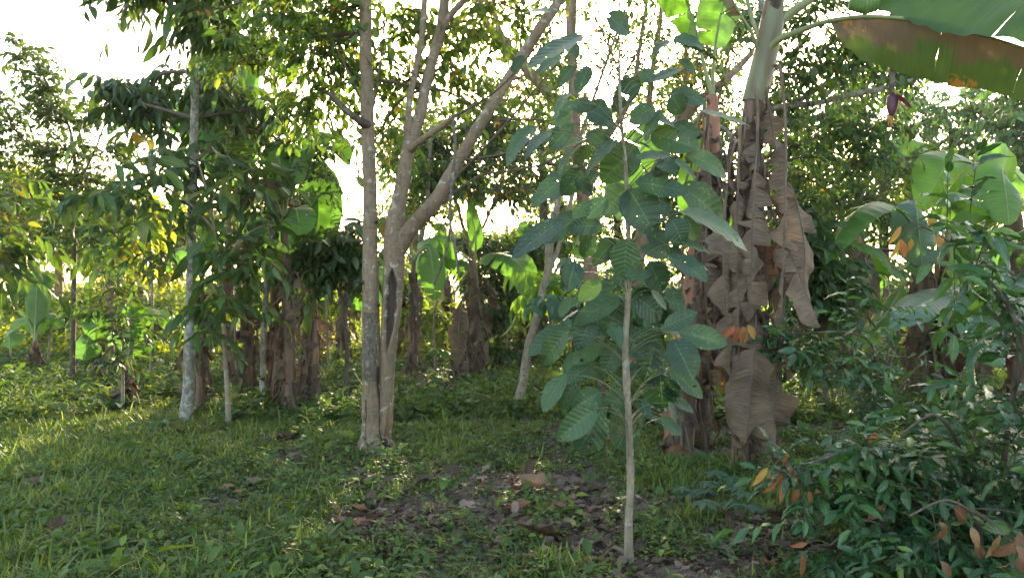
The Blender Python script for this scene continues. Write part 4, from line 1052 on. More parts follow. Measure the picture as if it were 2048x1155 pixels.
def banana_right():
    d = 9.8
    root, cs = banana(1855, d, 'pair of dark shaggy banana stems with a small dark bud, behind the glossy shrub',
        [[(1842, 800, 52), (1842, 700, 48), (1845, 600, 44), (1842, 530, 36), (1838, 480, 28)], [(1890, 805, 50, d + .3), (1892, 700, 46, d + .3), (1890, 600, 40, d + .3), (1888, 530, 32, d + .3), (1888, 470, 24, d + .3)]], 'stem_brown', None, 70)
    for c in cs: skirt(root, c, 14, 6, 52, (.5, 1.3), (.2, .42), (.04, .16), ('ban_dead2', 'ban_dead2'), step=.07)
    F = lambda pts, f0, w, h, m_, **k: frond(root, pts, f0, w, h, m_, rad=(.03, .01), **k)
    F([(1840, 480, d), (1810, 430, d - .4), (1760, 405, d - .8), (1715, 420, d - 1.2), (1675, 470, d - 1.4), (1650, 530, d - 1.5)], .25, .5, (-.5, -.5, .7), 'ban_green', tears=2, nv=7)
    F([(1840, 490, d), (1800, 540, d - .6), (1760, 500, d - .8), (1700, 480, d - 1)], .3, .4, (0, -.4, 1), 'ban_green', tears=3)
    F([(1845, 480, d), (1838, 420, d + .1), (1830, 390, d + .1), (1835, 440, d - .3), (1845, 540, d - .45)], .45, .62, (0, -1, 0), 'ban_blue', tears=1, a0=.05, a1=.25)
    F([(1890, 480, d), (1920, 400, d), (1960, 350, d - .1), (2010, 330, d - .3), (2075, 400, d - .5), (2110, 470, d - .6)], .25, .5, (0, -.6, .6), 'ban_green', tears=4)
    F([(1888, 480, d + .3), (1880, 400, d + .8), (1860, 330, d + 1.2), (1830, 300, d + 1.5), (1790, 330, d + 1.6)], .3, .7, (0, -1, .1), 'ban_light', tears=4)
    F([(1890, 480, d + .3), (1910, 560, d - .1), (1880, 590, d - 1.2), (1830, 615, d - 2.0), (1776, 658, d - 2.3)], .35, .50, (-.2, -.7, .5), 'ban_blue', tears=0, a0=.05, a1=.3, nv=7)
    F([(1890, 470, d), (1920, 440, d - .1), (1950, 480, d - .3), (1915, 560, d - .4), (1895, 590, d - .4)], .3, .55, (.3, -1, 0), 'ban_light', tears=1, a0=.05, a1=.25)
    F([(1888, 480, d), (1930, 500, d), (1985, 500, d - .2), (1960, 580, d - .3)], .3, .5, (.2, -1, 0), 'ban_light', tears=1, a0=.05, a1=.25)
    F([(1840, 490, d), (1790, 600, d - .2), (1740, 660, d - .6), (1690, 690, d - .8)], .3, .4, (0, -.5, .9), 'ban_green', tears=3)
    F([(1838, 480, d + .3), (1790, 500, d + .4), (1730, 500, d + .3), (1695, 550, d + .2), (1690, 600, d + .2)], .4, .4, (0, -1, .2), 'ban_dead', tears=6, a1=1.2, var=.6, pet='petiole_dry')
    top = W(1829, 498, d - .2); tip = W(1829, 530, d - .2)
    mb = MB(); mb.tube([W(1838, 480, d), W(1832, 470, d - .2), top], [.012, .012, .012], 8, 10, 0); mb.build('fruit_stalk', M['bark_dark'], root)
    mb = MB(); mb.tube([top, top * .7 + tip * .3, top * .3 + tip * .7, tip], [.015, .048, .045, .005], 12, 16, 0); bd = mb.build('flower_bud', M['bud'], root)
    mb = MB(); a_ = W(1832, 512, d - .25); mb.leaves(leaf_t(5, 5, -.1, .4), a_[None], np.array([[-.2, -.2, -1]]), np.array([[.2, -1, 0]]), np.array([.1]), np.array([.05]), 0); mb.build('bract', M['bract_in'], bd)
banana_right()

def banana_edge():
    d = 8.6
    root, cs = banana(2040, d, 'banana plant at the right edge with broad light green leaves lit through from behind', [[(2050, 860, 60), (2045, 740, 56), (2035, 600, 50), (2030, 480, 40), (2025, 420, 30)]], 'stem_brown', None, 50)
    skirt(root, cs[0], 12, 6, 50, (.5, 1.2), (.2, .4), (.04, .16), ('ban_dead2', 'ban_dead'), step=.07)
    F = lambda pts, f0, w, h, m_, **k: frond(root, pts, f0, w, h, m_, rad=(.03, .01), **k)
    F([(2025, 430, d), (2000, 380, d), (1950, 330, d - .1), (1900, 325, d - .3), (1870, 370, d - .4), (1850, 420, d - .4)], .3, .62, (.3, -.8, .5), 'ban_green', tears=3)
    F([(2025, 430, d), (2022, 400, d - .1), (2015, 370, d - .2), (2010, 350, d - .3), (2003, 340, d - .5), (2010, 380, d - .7), (2018, 450, d - .8)], .25, .6, (0, -1, 0), 'ban_green', tears=2, a0=.05, a1=.2, nv=7)
    F([(2027, 430, d), (1990, 410, d + .5), (1960, 390, d + .8), (1925, 375, d + 1.0), (1905, 400, d + 1.1), (1900, 450, d + 1.1)], .3, .65, (0, -1, .2), 'ban_light', tears=2, a0=.05, a1=.25, nv=7)
    F([(2025, 440, d), (1990, 420, d - .4), (1950, 400, d - .7), (1905, 385, d - .9), (1870, 410, d - 1.0)], .15, .34, (0, -.3, 1), 'ban_green', tears=3)
    F([(2025, 440, d), (2060, 400, d - .3), (2110, 400, d - .5), (2160, 480, d - .6)], .25, .6, (0, -.4, 1), 'ban_green', tears=6)
    F([(2030, 450, d), (1995, 440, d - .2), (1950, 480, d - .3), (1925, 560, d - .3)], .25, .62, (.5, -.8, .2), 'ban_light', tears=2)
    F([(2030, 470, d), (1990, 560, d - .4), (1960, 600, d - .8), (1975, 680, d - 1.0), (2010, 730, d - 1.1)], .25, .55, (0, -.8, .5), 'ban_blue', tears=3)
    F([(2030, 480, d), (2060, 560, d - .4), (2030, 590, d - .9), (1980, 600, d - 1.1)], .25, .5, (0, -.8, .5), 'ban_blue', tears=3)
banana_edge()

def banana_centre():
    d = 11.6
    root, cs = banana(948, d, 'shaggy banana plant with two drooping arched leaves and a brown skirt, in the centre distance',
        [[(948, 757, 36), (950, 700, 30), (950, 640, 24), (948, 590, 22), (945, 545, 18), (943, 520, 12)], [(925, 755, 26, d - .2), (925, 705, 20, d - .2), (925, 680, 12, d - .2)]], 'stem_brown', None, 90)
    skirt(root, cs[0], 22, 6, 52, (.25, .7), (.14, .30), (.03, .26), ('ban_dead', 'ban_dead2'), step=.07)
    skirt(root, cs[1], 6, 8, 50, (.2, .4), (.15, .3), (.03, .12), ('ban_dead', 'ban_dead2'), step=.07)
    F = lambda pts, f0, w, h, m_, **k: frond(root, pts, f0, w, h, m_, rad=(.03, .01), **k)
    F([(943, 550, d), (925, 512, d - .2), (890, 500, d - .5), (850, 505, d - .8), (828, 560, d - .9)], .15, .55, (0, -.35, 1), 'ban_green', tears=3)
    F([(948, 550, d), (965, 515, d - .2), (1000, 508, d - .5), (1035, 525, d - .8), (1060, 575, d - .9), (1068, 610, d - .9)], .15, .55, (0, -.45, 1), 'ban_green', tears=3)
    F([(944, 550, d), (930, 515, d + .3), (905, 500, d + .5), (880, 520, d + .7)], .2, .5, (0, -.3, 1), 'ban_light', tears=3)
    F([(947, 550, d), (952, 480, d), (944, 430, d + .1), (948, 400, d)], .3, .25, (0, -1, 0), 'ban_light', tears=1)
    frond(root, [(943, 570, d), (925, 600, d - .3), (917, 660, d - .4), (915, 730, d - .4)], .35, .3, (0, -1, 0), 'ban_dead', tears=5, pet='petiole_dry')
    # leaf stub low on the left
    frond(root, [(920, 700, d), (900, 705, d - .3), (875, 697, d - .5), (855, 705, d - .6)], .2, .3, (0, -.5, 1), 'ban_light', tears=1, rad=(.012, .005))
banana_centre()

# smaller and farther banana plants
def banana_small(px, py, d, top, w, label, leaves, nsk=7, mt='ban_green', group=None, lean=0, skm=('ban_dead', 'ban_dead2'), lw=.42):
    root, cs = banana(px, d, label, [[(px, py, w * .7), (px + lean * .4, py * .6 + top * .4, w * .58), (px + lean, top, w * .35)]], 'stem_brown', group, 25)
    if nsk: skirt(root, cs[0], nsk, 6, 52, (.25, .8), (.12, .30), (.02, .20), skm, step=.08, nv=4)
    x0 = px + lean
    for (ex, ey, dd, lift, m_) in leaves:
        mx_ = (x0 + ex) / 2
        frond(root, [(x0, top + 6, d), (x0 * .75 + ex * .25, min(top, ey) - lift * .75, d + dd * .3), (mx_ * .5 + ex * .5, min(top, ey) - lift, d + dd * .7), (ex, ey, d + dd)], .22, lw, (rng.normal(0, .3), -.7, .7), m_, tears=3, rad=(.022, .008), a0=.15, a1=.5)
    return root
G_, L_, B_, O_, D_ = 'ban_green', 'ban_light', 'ban_blue', 'ban_old', 'ban_dead2'
banana_small(580, 812, 8.7, 440, 40, 'tallest stem of the shaggy banana clump left of the forked tree', [(520, 330, .4, 40, G_), (600, 470, -.6, 20, G_), (700, 330, .5, 60, G_), (470, 420, -.3, 50, O_)], 16, lean=-12)
def upright():
    d = 10.2
    root, cs = banana(640, d, 'banana plant whose broad green leaf stands upright against the sky, behind the shaggy clump', [[(622, 770, 34), (624, 680, 30), (620, 600, 26), (615, 520, 18)]], 'stem_brown', None, 30)
    skirt(root, cs[0], 8, 6, 45, (.3, .8), (.15, .3), (.03, .12), step=.08, nv=4)
    frond(root, [(616, 540, d), (626, 500, d), (632, 440, d), (638, 380, d), (643, 335, d), (648, 318, d)], .14, .66, (0, -1, 0), 'ban_light', tears=0, a0=.05, a1=.35, rad=(.02, .008), nv=8)
    frond(root, [(616, 540, d), (600, 500, d - .1), (612, 430, d - .15), (625, 370, d - .2)], .2, .34, (.3, -1, 0), 'ban_green', tears=0, a0=.1, a1=.6, rad=(.02, .008))
    frond(root, [(616, 540, d), (590, 500, d - .1), (555, 450, d - .3), (520, 420, d - .5)], .25, .5, (0, -.8, .5), 'ban_green', tears=2, rad=(.02, .008))
upright()
banana_small(545, 800, 9.2, 470, 34, 'dark brown shaggy banana stem in the clump, just right of the thin lichened pole', [(480, 470, .3, 40, G_), (600, 440, .4, 40, O_)], 14, lean=6, skm=('ban_dead2',))
banana_small(500, 780, 9.8, 540, 34, 'brown banana stem on the left side of the shaggy clump', [(450, 520, .3, 30, O_), (530, 500, .4, 40, G_)], 12, lean=-6, skm=('ban_dead2',))
banana_small(625, 800, 8.9, 640, 30, 'short ragged banana stump on the right side of the shaggy clump', [], 12, lean=5, skm=('ban_dead2', 'ban_dead'))
banana_small(400, 805, 8.8, 560, 26, 'dark banana stem standing close behind the white barked tree', [(330, 540, .5, 40, G_), (440, 500, .5, 40, G_)], 9, lean=4, skm=('ban_dead2',))
banana_small(465, 300 + 560, 10.6, 420, 30, 'banana plant high behind the white barked tree with wide pale leaves against the sky', [(340, 262, .3, 40, L_), (215, 262, .5, 40, L_), (480, 240, .2, 160, L_), (415, 245, .1, 140, L_), (500, 330, .2, 60, L_)], 5, lean=-8, lw=.75)
banana_small(190, 765, 11.4, 690, 34, 'grey banana stump with one small bright leaf, right of the thin dark stemmed tree', [(182, 655, .1, 20, L_), (170, 720, -.2, 10, L_)], 5, lean=3)
banana_small(258, 800, 9.4, 720, 26, 'banana sucker with a dark ragged base, left of the white barked tree', [(310, 700, .2, 10, L_), (285, 640, .3, 30, G_), (215, 690, .3, 20, G_), (345, 660, .4, 30, L_)], 7, lean=0, skm=('ban_dead2',), lw=.28)
banana_small(70, 745, 12.4, 680, 28, 'small banana plant with sunlit leaves and a brown base near the left edge', [(20, 650, .2, 10, L_), (120, 655, .2, 20, L_), (60, 600, .3, 30, L_), (90, 590, .2, 40, L_)], 6, lean=0, skm=('ban_dead2',))
banana_small(22, 750, 12.8, 705, 18, 'little brown banana stump at the far left edge', [(5, 680, .2, 10, L_)], 5, skm=('ban_dead2',))
banana_small(685, 728, 13.5, 560, 30, 'sunlit banana plant with a brown ragged stem, seen left of the forked tree', [(640, 600, .2, 20, L_), (720, 540, .2, 30, L_), (720, 620, .1, 20, L_), (660, 520, .3, 40, L_)], 12)
banana_small(820, 770, 10.4, 520, 22, 'slim leaning banana stem with ragged sheaths, just right of the forked tree', [(765, 610, .3, 20, B_), (870, 600, -.2, 20, L_), (900, 540, .5, 40, G_), (770, 480, .4, 40, O_)], 9, lean=8, lw=.36)
banana_small(895, 715, 15.0, 560, 36, 'brown banana stems in the distance, left of the central shaggy banana plant', [(850, 560, .2, 30, L_), (930, 560, .2, 30, G_), (880, 500, .2, 50, L_)], 14)
banana_small(1052, 718, 14.0, 600, 44, 'brown banana stump beyond the leaning bare stem', [(1010, 560, .3, 30, G_), (1100, 540, .3, 40, G_), (1060, 500, .3, 50, L_)], 14)
banana_small(1180, 735, 13.0, 560, 40, 'banana plant hidden behind the sapling leaves', [(1120, 520, .3, 30, G_), (1250, 520, .3, 40, L_), (1190, 470, .3, 60, L_)], 10)
banana_small(1705, 735, 12.5, 540, 30, 'banana plant with a hanging brown leaf in the gap right of the tall banana plant', [(1650, 560, .3, 30, G_), (1760, 600, .3, 40, G_), (1720, 500, .3, 50, O_), (1740, 650, .1, 20, D_)], 8)
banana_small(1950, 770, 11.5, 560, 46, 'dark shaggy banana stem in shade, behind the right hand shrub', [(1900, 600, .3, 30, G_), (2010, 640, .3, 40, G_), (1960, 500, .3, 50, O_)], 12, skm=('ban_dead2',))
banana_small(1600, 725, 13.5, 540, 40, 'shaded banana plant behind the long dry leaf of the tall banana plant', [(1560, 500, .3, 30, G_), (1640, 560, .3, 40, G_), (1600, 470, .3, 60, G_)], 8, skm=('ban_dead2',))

# ------------------------------------------------------------------ trees of the grove
tree('white_barked_tree', 'straight slender tree with white lichened bark, left of the banana clump', 'tree', 375, 8.3,
     [[(372, 848, 26), (378, 760, 23), (380, 640, 20), (383, 520, 18), (385, 400, 17), (388, 280, 16), (390, 140, 16), (387, 0, 14), (384, -150, 11), (380, -300, 6)]],
     [(300, -30, 90, 30, 11), (340, -60, 90, 50, 12), (440, 25, 55, 45, 10), (470, -40, 80, 60, 12), (480, 90, 50, 60, 8), (390, -160, 150, 100, 28),
      (300, 195, 75, 38, 14, 9.3, .5), (370, 165, 75, 50, 16, 9.4, .5), (460, 190, 75, 50, 18, 9.2, .5), (250, 200, 50, 22, 8, 9.2, .4), (545, 205, 45, 40, 8, 9.2, .4)], 'darkbig', 'bark_white')
tree('thin_dark_tree', 'thin straight tree with small dark leaves in flat tiers, at the left', 'tree', 145, 10.8,
     [[(144, 780, 12), (146, 700, 10), (148, 560, 9), (149, 430, 8), (150, 330, 6), (140, 260, 5), (112, 200, 4), (85, 150, 3), (50, 95, 2)],
      [(148, 540, 6), (125, 505, 4), (90, 490, 3)], [(150, 400, 5), (100, 330, 4), (30, 260, 3), (5, 200, 2)], [(150, 380, 5), (190, 300, 4), (215, 230, 2)]],
     [(42, 92, 5, 6, 3, 10.8, .05), (52, 112, 8, 10, 4, 10.8, .08), (72, 138, 14, 14, 6, 10.8, .1), (98, 180, 16, 24, 12, 10.8, .15), (122, 235, 24, 28, 14), (140, 300, 60, 30, 14), (150, 350, 85, 28, 18), (140, 400, 85, 28, 18), (130, 450, 70, 18, 10),
      (30, 250, 38, 40, 10), (20, 210, 20, 30, 5), (60, 290, 50, 20, 8), (205, 240, 40, 28, 8), (220, 290, 50, 22, 9), (90, 495, 85, 9, 10), (190, 470, 60, 12, 8), (60, 370, 55, 25, 9), (30, 330, 30, 30, 6)], 'dark', 'bark_dark', sides=10)
tree('drooping_sapling', 'sapling with long drooping leaflets, some turning yellow, in front of the white barked tree', 'sapling', 457, 8.0,
     [[(457, 855, 11), (454, 780, 10), (449, 680, 9), (446, 600, 8), (438, 520, 7), (425, 440, 5), (410, 370, 4), (395, 320, 3)],
      [(445, 590, 5), (400, 545, 4), (330, 530, 3), (270, 560, 2)], [(430, 460, 5), (370, 400, 4), (290, 360, 3), (210, 380, 2)], [(440, 540, 4), (480, 480, 4), (530, 450, 3), (560, 460, 2)], [(420, 430, 4), (440, 370, 3), (520, 330, 2)]],
     [(230, 385, 50, 25, 5), (290, 370, 55, 25, 6), (345, 345, 55, 25, 5, 8.3, .2), (320, 420, 50, 35, 6), (270, 480, 40, 30, 3), (430, 320, 60, 25, 6, 8.6, .3), (470, 350, 55, 25, 6), (520, 390, 45, 25, 5), (320, 500, 45, 30, 4), (440, 480, 40, 40, 4),
      (500, 500, 40, 45, 5), (520, 530, 30, 35, 3), (420, 600, 35, 40, 4), (440, 640, 45, 45, 6), (430, 300, 80, 20, 6, 8.8, .3), (310, 300, 50, 18, 4), (455, 590, 40, 35, 4)], 'droop', 'bark_smooth', sides=10)
tree('lichened_pole_tree', 'thin grey lichened stem standing in front of the shaggy banana clump', 'tree', 525, 9.0,
     [[(523, 812, 13), (526, 740, 12), (528, 650, 12), (534, 560, 11), (540, 480, 10), (548, 400, 8), (555, 330, 6), (560, 280, 4)], [(545, 420, 6), (585, 370, 4), (640, 330, 3)]],
     [(560, 330, 50, 35, 9), (600, 290, 45, 30, 7), (645, 300, 45, 35, 8), (500, 390, 50, 30, 7), (585, 390, 45, 25, 6), (540, 440, 35, 25, 4), (660, 350, 30, 30, 4), (470, 250, 70, 22, 6)], 'sparse', 'bark_white', sides=10, leafmat='leaf_dark')
tree('small_dark_tree', 'little tree with a dense dark crown on twisted dark stems, left of the forked tree', 'tree', 690, 9.2,
     [[(692, 770, 9), (694, 700, 8), (690, 640, 9), (692, 600, 9), (700, 560, 7), (696, 520, 5)], [(690, 605, 6), (672, 570, 5), (655, 540, 4)], [(696, 590, 6), (715, 560, 4), (720, 530, 3)]],
     [(665, 525, 50, 28, 14), (700, 500, 35, 40, 12), (640, 500, 40, 30, 9), (690, 470, 30, 20, 6), (620, 540, 25, 18, 4)], 'glossfar', 'bark_dark', sides=9, leafmat='leaf_dark')
tree('leaning_forked_stem', 'bare leaning smooth stem that forks, left of the broad leaved sapling', 'tree', 1036, 8.4,
     [[(1036, 838, 20), (1045, 770, 18), (1056, 700, 18), (1072, 640, 17), (1086, 580, 16), (1097, 540, 17), (1100, 480, 15), (1110, 430, 14), (1122, 370, 13), (1135, 300, 12), (1140, 200, 11), (1148, 60, 9), (1150, -80, 7), (1160, -250, 5)],
      [(1100, 528, 12), (1114, 505, 10), (1126, 460, 9), (1140, 410, 9), (1148, 360, 8), (1160, 280, 7), (1200, 160, 6), (1250, 20, 5)]],
     [(1180, -40, 120, 60, 14), (1260, 30, 60, 50, 7), (1100, 60, 50, 50, 6), (1120, -150, 120, 60, 14)], 'sparse', 'bark_smooth')
tree('pinkish_trunk_tree', 'tree with a thick pinkish trunk and long crooked limbs, behind the sapling leaves', 'tree', 1185, 10.5,
     [[(1192, 760, 32), (1188, 680, 30), (1184, 600, 28), (1180, 520, 27), (1172, 440, 26), (1162, 360, 26), (1152, 290, 24), (1148, 200, 20), (1143, 100, 18), (1138, 0, 16), (1135, -150, 10)],
      [(1152, 300, 24), (1130, 245, 22), (1107, 204, 21), (1076, 166, 20), (1048, 132, 20), (1017, 97, 19), (993, 73, 17), (972, 45, 15), (955, 0, 14), (930, -90, 10), (880, -200, 6)],
      [(1050, 132, 14), (1010, 80, 11), (990, 30, 10), (985, -40, 8)], [(1165, 390, 18), (1200, 300, 13), (1260, 200, 10), (1280, 90, 8), (1300, -40, 6)], [(1152, 260, 12), (1100, 190, 8), (1080, 90, 6)]],
     [(1060, 80, 70, 50, 9), (1000, 200, 60, 40, 8), (1150, 150, 60, 60, 7), (1200, 60, 60, 60, 8), (960, -60, 120, 60, 16), (1140, -160, 150, 80, 22), (1290, 120, 70, 60, 8), (1060, 330, 70, 40, 12), (1150, 340, 60, 40, 8), (1000, 320, 50, 40, 7), (1020, 380, 60, 25, 6), (930, 80, 50, 40, 6)], 'sparse', 'bark_red')
tree('brown_limbed_tree', 'tree with a brown trunk rising between the sapling and the rust coloured banana stem', 'tree', 1275, 11.5,
     [[(1262, 745, 30), (1266, 640, 28), (1272, 540, 27), (1284, 470, 27), (1300, 400, 26), (1320, 330, 24), (1345, 270, 22), (1385, 215, 20), (1440, 170, 16), (1500, 110, 12), (1560, 40, 8)],
      [(1302, 395, 18), (1296, 300, 14), (1300, 180, 12), (1318, 60, 10), (1330, -60, 7)], [(1345, 270, 14), (1370, 170, 11), (1372, 60, 9), (1380, -60, 6)]],
     [(1340, 60, 80, 60, 12), (1420, 110, 70, 60, 12), (1390, 200, 60, 40, 9), (1440, 20, 80, 60, 12), (1330, 160, 60, 50, 8), (1380, -100, 160, 80, 26), (1460, 190, 50, 60, 9), (1250, 120, 50, 50, 4)], 'sparse', 'bark_red')
tree('pale_limbed_tree', 'pale barked tree behind the tall banana plant with a long limb reaching right', 'tree', 1512, 8.6,
     [[(1505, 830, 24), (1506, 700, 22), (1508, 560, 20), (1510, 430, 19), (1512, 320, 19), (1515, 230, 18), (1517, 160, 16), (1520, 60, 13), (1525, -60, 10), (1530, -200, 6)],
      [(1515, 228, 13), (1560, 214, 12), (1640, 205, 11), (1700, 190, 11), (1760, 178, 10), (1830, 158, 8), (1890, 135, 6), (1940, 105, 4)], [(1514, 275, 14, 8.8), (1580, 215, 11, 9.0), (1660, 165, 10, 9.2), (1740, 135, 8, 9.4), (1820, 90, 6, 9.6)],
      [(1512, 330, 9), (1450, 260, 8), (1400, 230, 6)], [(1640, 206, 5), (1700, 150, 4), (1760, 120, 3)]],
     [(1600, 130, 60, 50, 13), (1660, 80, 60, 50, 12), (1700, 130, 50, 40, 10), (1760, 80, 60, 50, 11), (1830, 130, 60, 30, 10), (1590, 20, 80, 50, 12), (1650, 250, 80, 30, 12), (1740, 260, 60, 30, 9), (1600, 290, 60, 40, 9), (1580, 200, 40, 50, 7), (1690, -80, 200, 90, 24), (1480, 60, 60, 50, 7), (1700, 330, 80, 30, 10)], 'canopy', 'bark_white', leafmat='leaf_small')
tree('spreading_limb_tree', 'low spreading tree with fine yellowing leaves, right of the tall banana plant', 'tree', 1690, 11.0,
     [[(1690, 770, 14), (1692, 650, 12), (1700, 540, 11), (1710, 440, 10), (1720, 360, 8)], [(1712, 440, 8), (1640, 370, 5), (1590, 350, 3)], [(1712, 420, 8), (1790, 350, 6), (1870, 330, 4)]],
     [(1620, 350, 70, 45, 20), (1700, 330, 80, 40, 22), (1790, 320, 80, 35, 20), (1860, 340, 60, 30, 12), (1640, 420, 60, 40, 16), (1730, 400, 70, 40, 16), (1590, 460, 40, 40, 8), (1560, 380, 40, 60, 8)], 'sparse', 'bark_dark', leafmat='leaf_canopy')
tree('cacao_tree', 'cacao tree with bright young leaves hanging in a bunch by the leaning stem', 'cacao tree', 1130, 8.9,
     [[(1150, 790, 14), (1150, 720, 12), (1145, 650, 10), (1130, 590, 8), (1110, 550, 5), (1104, 545, 3)], [(1148, 680, 7), (1190, 600, 5), (1220, 540, 3)], [(1148, 650, 5), (1100, 620, 4), (1070, 590, 3)]],
     [(1103, 556, 14, 10, 3), (1090, 575, 12, 12, 1)], 'cacao', 'bark_dark', sides=10)
tree('cacao_bush', 'bushy cacao plant with broad green leaves behind the lower leaves of the sapling', 'cacao tree', 1200, 8.2,
     [[(1205, 800, 14), (1200, 700, 12), (1200, 620, 9), (1210, 560, 6)], [(1202, 690, 7), (1260, 620, 5), (1310, 580, 3)], [(1202, 680, 7), (1150, 620, 5), (1120, 600, 3)]],
     [(1190, 570, 50, 30, 6), (1230, 600, 60, 40, 9), (1290, 580, 50, 40, 7), (1240, 660, 50, 40, 6), (1310, 640, 30, 40, 4), (1075, 605, 20, 22, 3), (1340, 590, 30, 30, 3)], 'droop', 'bark_dark', sides=9, leafmat='leaf_blue')
tree('glossy_bush', 'dense glossy green bush behind the central banana plant', 'bush', 1000, 13.4,
     [[(1000, 740, 14), (1000, 650, 12), (985, 560, 10), (975, 480, 8)], [(1000, 650, 8), (1040, 560, 6), (1050, 500, 4)]],
     [(1000, 500, 70, 40, 20), (1050, 540, 50, 50, 16), (960, 560, 50, 60, 16), (1010, 620, 70, 60, 26), (1000, 690, 60, 40, 14), (1080, 480, 40, 40, 9), (940, 480, 40, 30, 7)], 'glossfar', 'bark_dark', leafmat='leaf_small')
tree('forked_thin_tree', 'thin dark stem forking low against the bright gap, above the central banana plant', 'tree', 950, 12.6,
     [[(955, 745, 12), (953, 600, 12), (948, 530, 13), (942, 490, 13), (940, 430, 10), (938, 370, 9), (938, 300, 7), (936, 220, 5)], [(942, 490, 9), (925, 450, 7), (915, 410, 5), (890, 340, 4)], [(942, 500, 9), (968, 450, 6), (985, 410, 5), (1010, 360, 4)]],
     [(900, 300, 70, 55, 20), (980, 290, 70, 55, 20), (870, 350, 60, 35, 12), (950, 240, 90, 35, 16), (1010, 370, 50, 25, 8), (930, 380, 50, 18, 6), (840, 270, 40, 40, 7)], 'glossfar', 'bark_red', leafmat='leaf_dark')
tree('pale_thin_tree', 'thin pale stem behind the fork of the forked tree', 'tree', 838, 11.8,
     [[(828, 745, 14), (832, 640, 12), (836, 560, 12), (842, 480, 11), (852, 420, 9), (858, 340, 7), (862, 250, 5)], [(838, 540, 8), (870, 505, 6), (925, 492, 4)]],
     [(860, 340, 50, 40, 12), (800, 400, 60, 60, 12), (780, 320, 40, 50, 9), (870, 430, 40, 30, 7), (790, 470, 30, 30, 5)], 'sparse', 'bark_white', leafmat='leaf_canopy')
tree('pink_pole_tree', 'short pinkish pole like stem in sunlit growth left of the white barked tree', 'tree', 222, 13.5,
     [[(220, 715, 15), (221, 640, 14), (222, 560, 13), (224, 500, 10), (226, 440, 6)]], [(225, 470, 55, 35, 12), (260, 430, 45, 30, 9), (190, 430, 45, 30, 8)], 'far', 'bark_red', sides=10)
tree('left_edge_tree', 'tree with large drooping leaves leaning in from the left edge', 'tree', -60, 8.4,
     [[(-60, 830, 22), (-58, 650, 20), (-50, 520, 16), (-40, 400, 10), (-60, 250, 6)], [(-52, 520, 8), (0, 470, 5), (50, 470, 3)], [(-45, 430, 7), (10, 390, 4), (50, 400, 3)]],
     [(5, 450, 45, 28, 6), (-5, 500, 40, 30, 7), (-50, 440, 50, 60, 6), (20, 410, 30, 20, 4), (-20, 530, 35, 20, 3)], 'droop', 'bark_pale', leafmat='leaf_droop')
tree('coffee_sapling', 'thin sapling with whorls of narrow dark leaves, left of the white barked tree', 'sapling', 245, 9.0,
     [[(245, 805, 7), (246, 740, 6), (247, 680, 5), (246, 650, 4)], [(246, 690, 3), (215, 600, 3), (205, 560, 2)]],
     [(245, 665, 36, 14, 5), (205, 620, 40, 10, 4), (240, 590, 36, 8, 4), (205, 568, 40, 8, 3), (270, 640, 35, 14, 3), (240, 715, 30, 10, 3), (195, 545, 30, 6, 2)], 'coffee', 'bark_smooth', sides=8, leafmat='leaf_dark')

